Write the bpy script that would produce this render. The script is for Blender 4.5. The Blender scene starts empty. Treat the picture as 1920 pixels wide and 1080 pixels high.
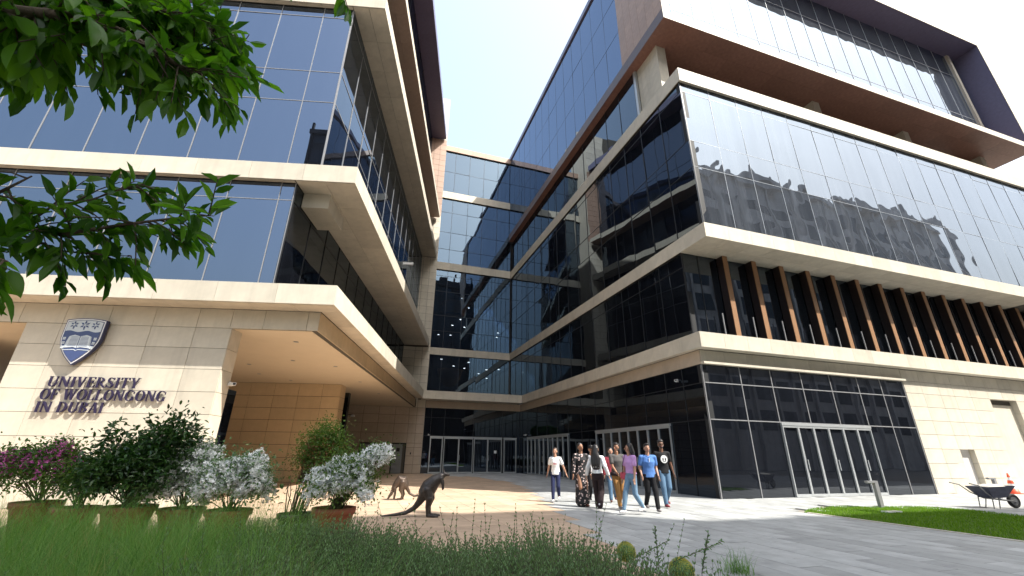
import bpy, bmesh, math, random
import numpy as np
from mathutils import Vector, Matrix, Euler

random.seed(7); rng = np.random.default_rng(7)
scene = bpy.context.scene
COL = scene.collection
PI = math.pi

# ------------------------------------------------------------------ camera
FPX, PITCH, ROLL, EYE = 798.4, math.radians(21.4), math.radians(0.644), 1.40
cF = Vector((0, math.cos(PITCH), math.sin(PITCH)))
cU0 = Vector((0, -math.sin(PITCH), math.cos(PITCH)))
cR = math.cos(ROLL) * Vector((1, 0, 0)) + math.sin(ROLL) * cU0
cU = -math.sin(ROLL) * Vector((1, 0, 0)) + math.cos(ROLL) * cU0
cam_d = bpy.data.cameras.new('camera'); cam = bpy.data.objects.new('camera', cam_d); COL.objects.link(cam)
m = Matrix.Identity(4)
for i in range(3):
    m[i][0], m[i][1], m[i][2] = cR[i], cU[i], -cF[i]
m.translation = Vector((0, 0, EYE))
cam.matrix_world = m
cam_d.sensor_width = 36; cam_d.lens = 36 * FPX / 1920; cam_d.clip_start = 0.05; cam_d.clip_end = 3000
scene.camera = cam

# ------------------------------------------------------------------ sky, sun, exposure
SUN_AZ, SUN_EL = math.radians(117), math.radians(50)      # azimuth clockwise from +Y
w = bpy.data.worlds.new('World'); scene.world = w; w.use_nodes = True
nt = w.node_tree; nt.nodes.clear()
sk = nt.nodes.new('ShaderNodeTexSky'); sk.sky_type = 'NISHITA'; sk.sun_disc = False
sk.sun_elevation = SUN_EL; sk.sun_rotation = SUN_AZ
sk.air_density = 1.8; sk.dust_density = 9.0; sk.ozone_density = 2.2; sk.altitude = 0
bg = nt.nodes.new('ShaderNodeBackground'); bg.inputs['Strength'].default_value = 0.15
wo = nt.nodes.new('ShaderNodeOutputWorld')
# hazy Gulf sky: the bright aureole round the sun is softened and the blue is paled by a little uniform haze
dv = nt.nodes.new('ShaderNodeVectorMath'); dv.operation = 'SCALE'; dv.inputs['Scale'].default_value = 1 / 16
ad = nt.nodes.new('ShaderNodeVectorMath'); ad.operation = 'ADD'; ad.inputs[1].default_value = (1, 1, 1)
di = nt.nodes.new('ShaderNodeVectorMath'); di.operation = 'DIVIDE'
hz = nt.nodes.new('ShaderNodeVectorMath'); hz.operation = 'ADD'; hz.inputs[1].default_value = (.35, .40, .48)
nt.links.new(sk.outputs[0], dv.inputs[0]); nt.links.new(dv.outputs[0], ad.inputs[0]); nt.links.new(sk.outputs[0], di.inputs[0]); nt.links.new(ad.outputs[0], di.inputs[1])
nt.links.new(di.outputs[0], hz.inputs[0]); nt.links.new(hz.outputs[0], bg.inputs['Color']); nt.links.new(bg.outputs[0], wo.inputs['Surface'])
sd = bpy.data.lights.new('sun', 'SUN'); sd.energy = 3.0; sd.angle = math.radians(0.5); sd.color = (1, .955, .87)
sun = bpy.data.objects.new('sun', sd); COL.objects.link(sun)
tosun = Vector((math.sin(SUN_AZ) * math.cos(SUN_EL), math.cos(SUN_AZ) * math.cos(SUN_EL), math.sin(SUN_EL)))
sun.rotation_euler = tosun.to_track_quat('Z', 'Y').to_euler()
sun.location = (0, 0, 60)
vs = scene.view_settings
vs.view_transform = 'Standard'; vs.look = 'None'; vs.exposure = 1.68; vs.gamma = 1; vs.use_curve_mapping = False
cy = scene.cycles
cy.use_denoising = True; cy.max_bounces = 8; cy.diffuse_bounces = 3; cy.glossy_bounces = 4
cy.transparent_max_bounces = 12; cy.transmission_bounces = 4
cy.caustics_reflective = False; cy.caustics_refractive = False; cy.sample_clamp_indirect = 6

# ------------------------------------------------------------------ helpers
def tag(o, label=None, cat=None, group=None, kind=None):
    if label: o['label'] = label
    if cat: o['category'] = cat
    if group: o['group'] = group
    if kind: o['kind'] = kind
    return o
def link(o, parent=None):
    COL.objects.link(o)
    if parent: o.parent = parent
    return o
def empty(name, loc=(0, 0, 0), rz=0, label=None, cat=None, group=None, kind=None):
    o = bpy.data.objects.new(name, None); o.empty_display_size = .2
    link(o); o.location = loc; o.rotation_euler = (0, 0, rz)
    return tag(o, label, cat, group, kind)
def ray(px, py):
    return cF + cR * ((px - 960) / FPX) - cU * ((py - 540) / FPX)
def at(px, py, depth):                       # the point seen at a pixel, so far along the view
    return Vector((0, 0, EYE)) + ray(px, py) * depth
def gnd(px, py, z=0.0):
    d = ray(px, py); return Vector((0, 0, EYE)) + d * ((z - EYE) / d.z)

class MB:
    def __init__(s): s.v = []; s.f = []
    def box(s, x0, x1, y0, y1, z0, z1):
        n = len(s.v)
        s.v += [(x0, y0, z0), (x1, y0, z0), (x1, y1, z0), (x0, y1, z0), (x0, y0, z1), (x1, y0, z1), (x1, y1, z1), (x0, y1, z1)]
        s.f += [tuple(n + i for i in q) for q in ((0, 3, 2, 1), (4, 5, 6, 7), (0, 1, 5, 4), (1, 2, 6, 5), (2, 3, 7, 6), (3, 0, 4, 7))]
        return s
    def prism(s, poly, d0, d1, axis='y'):     # polygon extruded along an axis (poly in the other two)
        n = len(s.v); k = len(poly)
        for d in (d0, d1):
            for a, b in poly:
                s.v.append((a, d, b) if axis == 'y' else (a, b, d) if axis == 'z' else (d, a, b))
        s.f.append(tuple(range(n, n + k))); s.f.append(tuple(range(n + 2 * k - 1, n + k - 1, -1)))
        for i in range(k):
            j = (i + 1) % k; s.f.append((n + i, n + k + i, n + k + j, n + j))
        return s
    def tube(s, pts, rad, n=8, side=None):
        pts = [Vector(p) for p in pts]; base = len(s.v); K = len(pts)
        dirs = [(pts[i + 1] - pts[i]).normalized() for i in range(K - 1)]
        ref = side or min((Vector((0, 1, 0)), Vector((1, 0, 0)), Vector((0, 0, 1))), key=lambda a_: max(abs(a_.dot(d_)) for d_ in dirs) - (.25 if a_.y else 0))
        for i, p in enumerate(pts):
            t = (pts[min(i + 1, K - 1)] - pts[max(i - 1, 0)]).normalized()
            sx = ref
            a = (sx - t * sx.dot(t)).normalized(); b = t.cross(a)
            r = rad[i] if isinstance(rad, (list, tuple)) else rad
            rx, ry = r if isinstance(r, (list, tuple)) else (r, r)
            for j in range(n):
                th = 2 * PI * j / n; s.v.append(tuple(p + a * (rx * math.cos(th)) + b * (ry * math.sin(th))))
        for i in range(K - 1):
            for j in range(n):
                j2 = (j + 1) % n; q = base + i * n
                s.f.append((q + j, q + j2, q + n + j2, q + n + j))
        s.f.append(tuple(base + j for j in reversed(range(n)))); s.f.append(tuple(base + (K - 1) * n + j for j in range(n)))
        return s
    def capsule(s, pts, rad, n=12, side=None):    # tube with rounded ends
        pts = [Vector(p) for p in pts]; rad = [r if isinstance(r, (list, tuple)) else (r, r) for r in rad]
        d0 = (pts[0] - pts[1]).normalized(); d1 = (pts[-1] - pts[-2]).normalized()
        P = []; Rr = []
        for c, h in ((.35, .94), (.75, .66), (.96, .28)):
            m0 = min(rad[0]); P.insert(0, pts[0] + d0 * (m0 * c)); Rr.insert(0, (rad[0][0] * h, rad[0][1] * h))
        P += pts; Rr += rad
        for c, h in ((.35, .94), (.75, .66), (.96, .28)):
            m1 = min(rad[-1]); P.append(pts[-1] + d1 * (m1 * c)); Rr.append((rad[-1][0] * h, rad[-1][1] * h))
        return s.tube(P, Rr, n, side)
    def ball(s, c, r, n=10, m_=7):
        c = Vector(c); r = r if isinstance(r, (list, tuple)) else (r, r, r); base = len(s.v)
        for i in range(1, m_):
            ph = PI * i / m_
            for j in range(n):
                th = 2 * PI * j / n
                s.v.append((c.x + r[0] * math.sin(ph) * math.cos(th), c.y + r[1] * math.sin(ph) * math.sin(th), c.z + r[2] * math.cos(ph)))
        top = len(s.v); s.v.append((c.x, c.y, c.z + r[2])); s.v.append((c.x, c.y, c.z - r[2]))
        for i in range(m_ - 2):
            for j in range(n):
                j2 = (j + 1) % n; q = base + i * n; s.f.append((q + j, q + n + j, q + n + j2, q + j2))
        for j in range(n):
            j2 = (j + 1) % n
            s.f.append((top, base + j, base + j2)); s.f.append((top + 1, base + (m_ - 2) * n + j2, base + (m_ - 2) * n + j))
        return s
    def lathe(s, prof, n=24, c=(0, 0)):
        base = len(s.v)
        for r, z in prof:
            for j in range(n):
                th = 2 * PI * j / n; s.v.append((c[0] + r * math.cos(th), c[1] + r * math.sin(th), z))
        for i in range(len(prof) - 1):
            for j in range(n):
                j2 = (j + 1) % n; q = base + i * n; s.f.append((q + j, q + j2, q + n + j2, q + n + j))
        return s
    def mesh(s, name, smooth=False):
        me = bpy.data.meshes.new(name); me.from_pydata(s.v, [], s.f); me.update()
        if smooth: me.polygons.foreach_set('use_smooth', [True] * len(me.polygons))
        return me
    def build(s, name, mat, parent=None, smooth=False):
        me = s.mesh(name, smooth); me.materials.append(mat)
        bm = bmesh.new(); bm.from_mesh(me); bmesh.ops.recalc_face_normals(bm, faces=bm.faces); bm.to_mesh(me); bm.free()
        return link(bpy.data.objects.new(name, me), parent)

def remesh(mb, name, mat, parent, voxel=.01, smooth=3):
    """join closed overlapping volumes into one continuous skin"""
    me = mb.mesh('tmp'); bm = bmesh.new(); bm.from_mesh(me); bmesh.ops.recalc_face_normals(bm, faces=bm.faces); bm.to_mesh(me); bm.free()
    t = bpy.data.objects.new('tmp', me); COL.objects.link(t)
    r = t.modifiers.new('r', 'REMESH'); r.mode = 'VOXEL'; r.voxel_size = voxel
    s = t.modifiers.new('s', 'SMOOTH'); s.iterations = smooth; s.factor = .5
    dg = bpy.context.evaluated_depsgraph_get(); dg.update()
    out = bpy.data.meshes.new_from_object(t.evaluated_get(dg)); out.name = name
    bpy.data.objects.remove(t); bpy.data.meshes.remove(me)
    out.materials.clear(); out.materials.append(mat)
    out.polygons.foreach_set('use_smooth', [True] * len(out.polygons))
    return link(bpy.data.objects.new(name, out), parent)

# ------------------------------------------------------------------ materials
MATS = {}
def nodes(name):
    mt = bpy.data.materials.new(name); mt.use_nodes = True; t = mt.node_tree; t.nodes.clear()
    out = t.nodes.new('ShaderNodeOutputMaterial'); MATS[name] = mt
    return mt, t, out
def N(t, typ, **kw):
    n = t.nodes.new(typ)
    for k, v in kw.items():
        if k in n.inputs: n.inputs[k].default_value = v
        else: setattr(n, k, v)
    return n
def rgba(c): return (c[0], c[1], c[2], 1)
def pbr(name, col, rough=.6, var=.08, nscale=8., bump=.0, bscale=40., metal=0., spec=.5, objvar=0., stain=0., attr=None, coord='Object', stretch=None, col2=None):
    """surface colour with noise, per-object and per-face (attribute) variation and fine relief"""
    mt, t, out = nodes(name); L = t.links.new
    p = N(t, 'ShaderNodeBsdfPrincipled'); p.inputs['Roughness'].default_value = rough; p.inputs['Metallic'].default_value = metal
    p.inputs['Specular IOR Level'].default_value = spec
    tc = N(t, 'ShaderNodeTexCoord'); src = tc.outputs[coord]
    if stretch:
        mp = N(t, 'ShaderNodeMapping'); mp.inputs['Scale'].default_value = stretch; L(src, mp.inputs[0]); src = mp.outputs[0]
    no = N(t, 'ShaderNodeTexNoise', Scale=nscale, Detail=5.0, Roughness=.6); L(src, no.inputs['Vector'])
    if col2:
        mx = N(t, 'ShaderNodeMix', data_type='RGBA'); mx.inputs[6].default_value = rgba(col); mx.inputs[7].default_value = rgba(col2)
        cr = N(t, 'ShaderNodeMapRange'); cr.inputs[1].default_value = .38; cr.inputs[2].default_value = .62
        L(no.outputs['Fac'], cr.inputs[0]); L(cr.outputs[0], mx.inputs[0]); base = mx.outputs[2]
    else:
        rg = N(t, 'ShaderNodeRGB'); rg.outputs[0].default_value = rgba(col); base = rg.outputs[0]
    # value factor = 1 + var*(noise-.5)*2 + objvar*(rand-.5)*2 + attr
    mr = N(t, 'ShaderNodeMapRange'); mr.inputs[1].default_value = .25; mr.inputs[2].default_value = .75
    mr.inputs[3].default_value = 1 - var; mr.inputs[4].default_value = 1 + var; L(no.outputs['Fac'], mr.inputs[0]); val = mr.outputs[0]
    def mul(a, b):
        q = N(t, 'ShaderNodeMath', operation='MULTIPLY'); L(a, q.inputs[0]); L(b, q.inputs[1]); return q.outputs[0]
    if objvar:
        oi = N(t, 'ShaderNodeObjectInfo'); r2 = N(t, 'ShaderNodeMapRange'); r2.inputs[3].default_value = 1 - objvar; r2.inputs[4].default_value = 1 + objvar
        L(oi.outputs['Random'], r2.inputs[0]); val = mul(val, r2.outputs[0])
    if attr:
        at_ = N(t, 'ShaderNodeAttribute', attribute_name='tint'); r3 = N(t, 'ShaderNodeMapRange'); r3.inputs[3].default_value = 1 - attr; r3.inputs[4].default_value = 1 + attr
        L(at_.outputs['Fac'], r3.inputs[0]); val = mul(val, r3.outputs[0])
    if stain:
        n2 = N(t, 'ShaderNodeTexNoise', Scale=.7, Detail=6.0, Roughness=.7); L(tc.outputs['Object'], n2.inputs['Vector'])
        r4 = N(t, 'ShaderNodeMapRange'); r4.inputs[1].default_value = .35; r4.inputs[2].default_value = .65; r4.inputs[3].default_value = 1 - stain; r4.inputs[4].default_value = 1
        L(n2.outputs['Fac'], r4.inputs[0]); val = mul(val, r4.outputs[0])
        geo = N(t, 'ShaderNodeNewGeometry'); m3 = N(t, 'ShaderNodeMapping'); m3.inputs['Scale'].default_value = (2.6, 2.6, .22); L(geo.outputs['Position'], m3.inputs[0])
        n3 = N(t, 'ShaderNodeTexNoise', Scale=1.0, Detail=6.0, Roughness=.65); L(m3.outputs[0], n3.inputs['Vector'])
        r5 = N(t, 'ShaderNodeMapRange'); r5.inputs[1].default_value = .30; r5.inputs[2].default_value = .52; r5.inputs[3].default_value = 1 - stain * 1.3; r5.inputs[4].default_value = 1
        L(n3.outputs['Fac'], r5.inputs[0]); val = mul(val, r5.outputs[0])
    vm = N(t, 'ShaderNodeVectorMath', operation='SCALE'); L(base, vm.inputs[0]); L(val, vm.inputs['Scale'])
    L(vm.outputs[0], p.inputs['Base Color'])
    if bump:
        nb = N(t, 'ShaderNodeTexNoise', Scale=bscale, Detail=4.0); L(src, nb.inputs['Vector'])
        bp = N(t, 'ShaderNodeBump', Strength=bump, Distance=.01); L(nb.outputs['Fac'], bp.inputs['Height']); L(bp.outputs[0], p.inputs['Normal'])
    L(p.outputs[0], out.inputs[0])
    return mt
def leafmat(name, c1, c2, trans=.35, rough=.45, spec=.4):
    mt, t, out = nodes(name); L = t.links.new
    at_ = N(t, 'ShaderNodeAttribute', attribute_name='tint'); oi = N(t, 'ShaderNodeObjectInfo')
    ad = N(t, 'ShaderNodeMath', operation='ADD'); L(at_.outputs['Fac'], ad.inputs[0])
    r = N(t, 'ShaderNodeMapRange'); r.inputs[3].default_value = -.25; r.inputs[4].default_value = .25; L(oi.outputs['Random'], r.inputs[0]); L(r.outputs[0], ad.inputs[1])
    ad.use_clamp = True
    mx = N(t, 'ShaderNodeMix', data_type='RGBA'); mx.inputs[6].default_value = rgba(c1); mx.inputs[7].default_value = rgba(c2); L(ad.outputs[0], mx.inputs[0])
    p = N(t, 'ShaderNodeBsdfPrincipled', Roughness=rough); p.inputs['Specular IOR Level'].default_value = spec; L(mx.outputs[2], p.inputs['Base Color'])
    tr = N(t, 'ShaderNodeBsdfTranslucent'); sc = N(t, 'ShaderNodeVectorMath', operation='MULTIPLY'); L(mx.outputs[2], sc.inputs[0]); sc.inputs[1].default_value = (1.7, 1.9, .7)
    L(sc.outputs[0], tr.inputs['Color'])
    ms = N(t, 'ShaderNodeMixShader', Fac=trans); L(p.outputs[0], ms.inputs[1]); L(tr.outputs[0], ms.inputs[2]); L(ms.outputs[0], out.inputs[0])
    return mt
def glassmat(name, body=(.006, .007, .010), tint=(.72, .86, 1.0), ior=2.3, wave=.006, see=0.):
    """reflective solar glazing: dark body (or partly see-through) under a coated mirror-like face, slightly wavy"""
    mt, t, out = nodes(name); L = t.links.new
    tc = N(t, 'ShaderNodeTexCoord'); oi = N(t, 'ShaderNodeObjectInfo')
    cb = N(t, 'ShaderNodeVectorMath', operation='ADD'); mu = N(t, 'ShaderNodeVectorMath', operation='SCALE'); mu.inputs['Scale'].default_value = 37.
    cx = N(t, 'ShaderNodeCombineXYZ')
    for i in range(3): L(oi.outputs['Random'], cx.inputs[i])
    L(cx.outputs[0], mu.inputs[0]); L(tc.outputs['Object'], cb.inputs[0]); L(mu.outputs[0], cb.inputs[1])
    no = N(t, 'ShaderNodeTexNoise', Scale=.55, Detail=1.0); L(cb.outputs[0], no.inputs['Vector'])
    bp = N(t, 'ShaderNodeBump', Strength=1.0, Distance=wave); L(no.outputs['Fac'], bp.inputs['Height'])
    gl = N(t, 'ShaderNodeBsdfGlossy', Roughness=0.0); gl.inputs['Color'].default_value = rgba(tint); L(bp.outputs[0], gl.inputs['Normal'])
    df = N(t, 'ShaderNodeBsdfDiffuse'); df.inputs['Color'].default_value = rgba(body)
    gm_ = N(t, 'ShaderNodeNewGeometry'); mp = N(t, 'ShaderNodeMapping'); mp.inputs['Scale'].default_value = (2.2, 2.2, .12); L(gm_.outputs['Position'], mp.inputs[0])
    ns = N(t, 'ShaderNodeTexNoise', Scale=1.0, Detail=5.0, Roughness=.7); L(mp.outputs[0], ns.inputs['Vector'])
    rs = N(t, 'ShaderNodeMapRange'); rs.inputs[1].default_value = .35; rs.inputs[2].default_value = .7; rs.inputs[3].default_value = .7; rs.inputs[4].default_value = 1.45; L(ns.outputs['Fac'], rs.inputs[0])
    bc = N(t, 'ShaderNodeVectorMath', operation='SCALE'); bc.inputs[0].default_value = body; L(rs.outputs[0], bc.inputs['Scale']); L(bc.outputs[0], df.inputs['Color'])
    inner = df.outputs[0]
    if see:
        tp = N(t, 'ShaderNodeBsdfTransparent'); tp.inputs['Color'].default_value = (see * .8, see * .9, see, 1)
        ad = N(t, 'ShaderNodeAddShader'); L(df.outputs[0], ad.inputs[0]); L(tp.outputs[0], ad.inputs[1]); inner = ad.outputs[0]
    fr = N(t, 'ShaderNodeFresnel', IOR=ior); L(bp.outputs[0], fr.inputs['Normal'])
    ms = N(t, 'ShaderNodeMixShader'); L(fr.outputs[0], ms.inputs[0]); L(inner, ms.inputs[1]); L(gl.outputs[0], ms.inputs[2]); L(ms.outputs[0], out.inputs[0])
    return mt
def emit(name, col, s):
    mt, t, out = nodes(name); e = N(t, 'ShaderNodeEmission', Strength=s); e.inputs[0].default_value = rgba(col); t.links.new(e.outputs[0], out.inputs[0]); return mt

STONE = pbr('cream_stone', (.62, .565, .465), .62, .05, 3, .12, 60, objvar=.07, stain=.09)
STONE2 = pbr('bounce_warmed_stone', (.58, .44, .275), .6, .05, 3, .12, 60, objvar=.05, stain=.05)  # cream stone warmed: bounce light under the canopy put into the colour
STONE3 = pbr('tan_stone', (.47, .385, .30), .6, .06, 3, .12, 60, objvar=.06, stain=.06)
JOINT = pbr('dark_joint', (.09, .08, .065), .9)
PLASTER = pbr('soffit_plaster', (.66, .56, .42), .8, .03, 2, .05, 30)
BROWN = pbr('brown_tile', (.30, .155, .12), .42, .22, 5, .1, 30, objvar=.10, spec=.4)
BROWN2 = pbr('pale_brown_tile', (.40, .27, .205), .5, .12, 5, .1, 30, objvar=.07)
FIN_SHADE = pbr('fin_shaded_side', (.018, .010, .009), .4, .15, 6, stretch=(6, 6, .4))  # brown fin darkened: the shade on its sides put into the colour
FIN_SUNLIT = pbr('fin_sunlit_front', (.30, .155, .072), .5, .15, 6, stretch=(6, 6, .4))  # same brown fin, brighter: sunlight on its front put into the colour
EDGEB = pbr('umber_edge', (.10, .062, .055), .4, .12, 5, objvar=.06)
MAUVE = pbr('mauve_panel', (.15, .145, .23), .4, .12, 5, objvar=.06)
ALU = pbr('aluminium', (.52, .54, .55), .35, .03, 5, metal=.5)
MULL = pbr('mullion_grey', (.30, .30, .31), .4, .02, 5, metal=.3)
MULLD = pbr('mullion_dark', (.03, .032, .036), .4, .02, 5, metal=.3)
DARK = pbr('dark_void', (.012, .013, .015), .7)
GLASS_L = glassmat('solar_glass_blue', tint=(.56, .70, .95), ior=3.0)
GLASS_R = glassmat('solar_glass_dark', tint=(.72, .85, 1.0), ior=2.0)
GLASS_F = glassmat('solar_glass_front', body=(.05, .055, .064), tint=(.64, .76, .94), ior=2.3, wave=.02)  # greyed body: tone of the mirrored building put into the colour
MULLF = pbr('mullion_front', (.42, .46, .52), .4)
GLASS_G = glassmat('ground_glass', tint=(.80, .86, .95), ior=1.6, wave=.004)
GLASS_A = glassmat('atrium_glass', tint=(.58, .78, 1.0), ior=2.6, see=.55)
CEIL = pbr('interior_ceiling', (.10, .10, .11), .8)
DOORG = pbr('grey_door_paint', (.20, .205, .215), .45)
DOORW = pbr('white_door_paint', (.60, .58, .56), .5)
LAMP = emit('downlight_glow', (1, .93, .8), 3.5)
BLUEM = pbr('navy_metal', (.055, .06, .13), .35, .03, 5, metal=.3)
NAVY = pbr('crest_navy', (.05, .075, .19), .4)
PALE = pbr('crest_pale', (.55, .60, .64), .45)
WHITE = pbr('white_paint', (.78, .78, .78), .4, .02)

# ------------------------------------------------------------------ panel and pane builders
CACHE = {}
COUNT = {}
OVER = {}
def unit(name, dims, mat, chamfer=0):
    key = (name, tuple(round(d, 3) for d in dims), mat.name)
    if key not in CACHE:
        x, y, z = [d / 2 for d in dims]
        b = MB().box(-x, x, -y, y, -z, z); me = b.mesh(name); me.materials.append(mat); CACHE[key] = me
    return CACHE[key]
def thing_of(o):
    while o.parent: o = o.parent
    return o
def piece(parent, name, mat, lo, hi, tilt=0., limit=300):
    dims = [hi[i] - lo[i] for i in range(3)]; c = [(hi[i] + lo[i]) / 2 for i in range(3)]
    key = (thing_of(parent).name, name)
    COUNT[key] = COUNT.get(key, 0) + 1
    if COUNT[key] > limit:
        k2 = (thing_of(parent), name, mat); OVER.setdefault(k2, MB()).box(lo[0], hi[0], lo[1], hi[1], lo[2], hi[2]); return None
    o = bpy.data.objects.new(name, unit(name, dims, mat)); link(o, parent); o.location = c
    if tilt:
        o.rotation_euler = [random.gauss(0, tilt) for _ in range(3)]
        k = dims.index(min(dims)); e = list(o.rotation_euler); e[k] = 0; o.rotation_euler = e
    return o
def flush_over():
    for (th, name, mat), mb in OVER.items():
        if len(mb.f): tag(mb.build(name, mat, th), kind='stuff')
    OVER.clear()
def grid(parent, name, mat, face, p, A, B, t=.03, gap=.014, tilt=0., skip=None):
    """alike panels on a plane: face '-v' etc. gives the outward side, p the outer plane, A and B the joint positions"""
    s = -1 if face[0] == '-' else 1; ax = face[1]
    lo_, hi_ = (p, p + t) if s < 0 else (p - t, p)
    for i in range(len(A) - 1):
        for j in range(len(B) - 1):
            a0, a1 = A[i] + gap / 2, A[i + 1] - gap / 2; b0, b1 = B[j] + gap / 2, B[j + 1] - gap / 2
            if skip and skip((A[i] + A[i + 1]) / 2, (B[j] + B[j + 1]) / 2): continue
            if ax == 'v': lo, hi = (a0, lo_, b0), (a1, hi_, b1)
            elif ax == 'u': lo, hi = (lo_, a0, b0), (hi_, a1, b1)
            else: lo, hi = (a0, b0, lo_), (a1, b1, hi_)
            piece(parent, name, mat, lo, hi, tilt)
def steps(a, b, d):
    n = max(1, round((b - a) / d)); return [a + (b - a) * i / n for i in range(n + 1)]
def glazing(bld, face, p, A, Z, mat, mull=MULL, mw=.035, hm=True, proud=.02, tilt=.0016, skip=None, backing=True, depth=.25, name='curtain_wall'):
    """a curtain wall: dark body, one pane per bay, mullions and transoms"""
    s = -1 if face[0] == '-' else 1; ax = face[1]
    def bx(mb, a0, a1, z0, z1, d0, d1):
        q0, q1 = (p + d0, p + d1) if s < 0 else (p - d1, p - d0)
        return mb.box(a0, a1, q0, q1, z0, z1) if ax == 'v' else mb.box(q0, q1, a0, a1, z0, z1)
    if backing:
        body = bx(MB(), A[0], A[-1], Z[0], Z[-1], .06, depth).build(name, DARK, bld)
    else:
        body = bx(MB(), A[0], A[-1], Z[0], Z[0] + .08, .06, depth).build(name, DARK, bld)
    grid(body, 'window_pane', mat, face, p, A, Z, t=.024, gap=.012, tilt=tilt, skip=skip)
    for a in A:
        m_ = bx(MB(), a - mw / 2, a + mw / 2, Z[0], Z[-1], -proud, .05)
        m_.build('mullion', mull, body)
    if hm:
        for z in Z[1:-1]:
            bx(MB(), A[0] + mw, A[-1] - mw, z - mw / 2, z + mw / 2, -proud * .7, .045).build('transom', mull, body)
    return body

AR, AL = math.radians(90 - 72.14), math.radians(90 - 85.86)
def RW(u, v, z=0):  return Vector((u * math.cos(AR) - v * math.sin(AR), u * math.sin(AR) + v * math.cos(AR), z))
def LW(u, v, z=0):  return Vector((u * math.cos(AL) - v * math.sin(AL), u * math.sin(AL) + v * math.cos(AL), z))
def toR(p): return (p[0] * math.cos(AR) + p[1] * math.sin(AR), -p[0] * math.sin(AR) + p[1] * math.cos(AR))

# ------------------------------------------------------------------ ground and paving
g = MB(); g.v = [(-700, -700, -.04), (700, -700, -.04), (700, 900, -.04), (-700, 900, -.04)]; g.f = [(0, 1, 2, 3)]
GROUND = tag(g.build('ground', pbr('bedding_sand', (.24, .22, .19), .95, .15, .5)), kind='structure')
PAVG = pbr('grey_paver', (.455, .465, .46), .62, .07, 2.5, .2, 90, attr=.15, objvar=.14, stain=.18)
PAVP = pbr('peach_paver', (.54, .40, .285), .62, .08, 2.5, .2, 90, attr=.12, objvar=.1, stain=.12)
LAWN = [(11.9, 10.15), (12.7, 10.65), (14.45, 11.1), (15.2, 10.7), (17.1, 10.4), (17.6, 9.5), (17.3, 8), (17, 1), (11.9, 1)]
def inpoly(x, y, P):
    c = False; n = len(P)
    for i in range(n):
        x0, y0 = P[i]; x1, y1 = P[(i + 1) % n]
        if (y0 > y) != (y1 > y) and x < (x1 - x0) * (y - y0) / (y1 - y0) + x0: c = not c
    return c
def border(v): return float(np.interp(v, [3, 5, 8, 10, 12, 17, 24, 30, 34, 40], [3.4, 3.7, 4.3, 4.9, 5.4, 6.6, 7.9, 7.4, 5.0, 4.4]))
plaza = empty('pavement', (0, 0, 0), AR, kind='structure')
over = {'paver': [], 'stone_tile': []}; cand = []
def lay(u0, u1, v0, v1, sort):
    uc, vc = (u0 + u1) / 2, (v0 + v1) / 2
    p = RW(uc, vc); d = p.y * math.cos(PITCH) - EYE * math.sin(PITCH)
    rel = p - Vector((0, 0, EYE)); dep = rel.dot(cF)
    vis = dep > .5 and abs(rel.dot(cR) / dep) < 1.25 and rel.dot(cU) / dep > -.72
    cand.append((dep if vis else 900 + abs(dep), sort, u0, u1, v0, v1))
v = 1.0; row = 0
UW, VL = .42, 1.26
for iu in range(-30, 90):
    u0 = iu * UW; off = (iu * .37 % 1) * VL
    for iv in range(-4, 34):
        v0 = iv * VL + off
        uc, vc = u0 + UW / 2, v0 + VL / 2
        if vc > 38 or (uc > 12.6 and vc > 14.2) or vc < -3: continue
        if uc < border(vc) or uc > 34: continue
        if inpoly(uc, vc, LAWN): continue
        lay(u0, u0 + UW, v0, v0 + VL, 'paver')
TS = .62
for iu in range(-46, 16):
    for iv in range(2, 64):
        uc, vc = iu * TS + TS / 2, iv * TS + TS / 2
        if vc > 37.5 or uc >= border(vc) + .62: continue
        if RW(uc, vc).y < 5.5: continue
        lay(iu * TS, iu * TS + TS, iv * TS, iv * TS + TS, 'stone_tile')
cand.sort(key=lambda c: c[0])
n_ = {'paver': 0, 'stone_tile': 0}
for dep, srt, u0, u1, v0, v1 in cand:
    n_[srt] += 1
    if n_[srt] <= 300 and dep < 900:
        o = bpy.data.objects.new(srt, unit(srt, (u1 - u0 - .008, v1 - v0 - .008, .035), PAVG if srt == 'paver' else PAVP)); link(o, plaza)
        o.location = ((u0 + u1) / 2, (v0 + v1) / 2, -.0175 + random.uniform(-.0012, .0012) - (.006 if srt == 'stone_tile' else 0))
    else: over[srt].append((u0, u1, v0, v1))
def cells(name, L, mat, parent):
    a = np.array(L); n = len(a); gp = .004
    x0, x1, y0, y1 = a[:, 0] + gp, a[:, 1] - gp, a[:, 2] + gp, a[:, 3] - gp
    zt = rng.uniform(-.0012, .0012, n) - (.006 if name == 'stone_tile' else 0); zb = np.full(n, -.035)
    V = np.stack([np.stack(c, 1) for c in ((x0, y0, zt), (x1, y0, zt), (x1, y1, zt), (x0, y1, zt), (x0, y0, zb), (x1, y0, zb), (x1, y1, zb), (x0, y1, zb))], 1).reshape(-1, 3)
    F = np.array([[0, 1, 2, 3], [0, 4, 5, 1], [1, 5, 6, 2], [2, 6, 7, 3], [3, 7, 4, 0]])
    F = (np.arange(n)[:, None, None] * 8 + F[None]).reshape(-1, 4)
    o = npmesh(name, V, F, mat, parent, tint=np.repeat(rng.random(n), 8)); return tag(o, kind='stuff')
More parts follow.
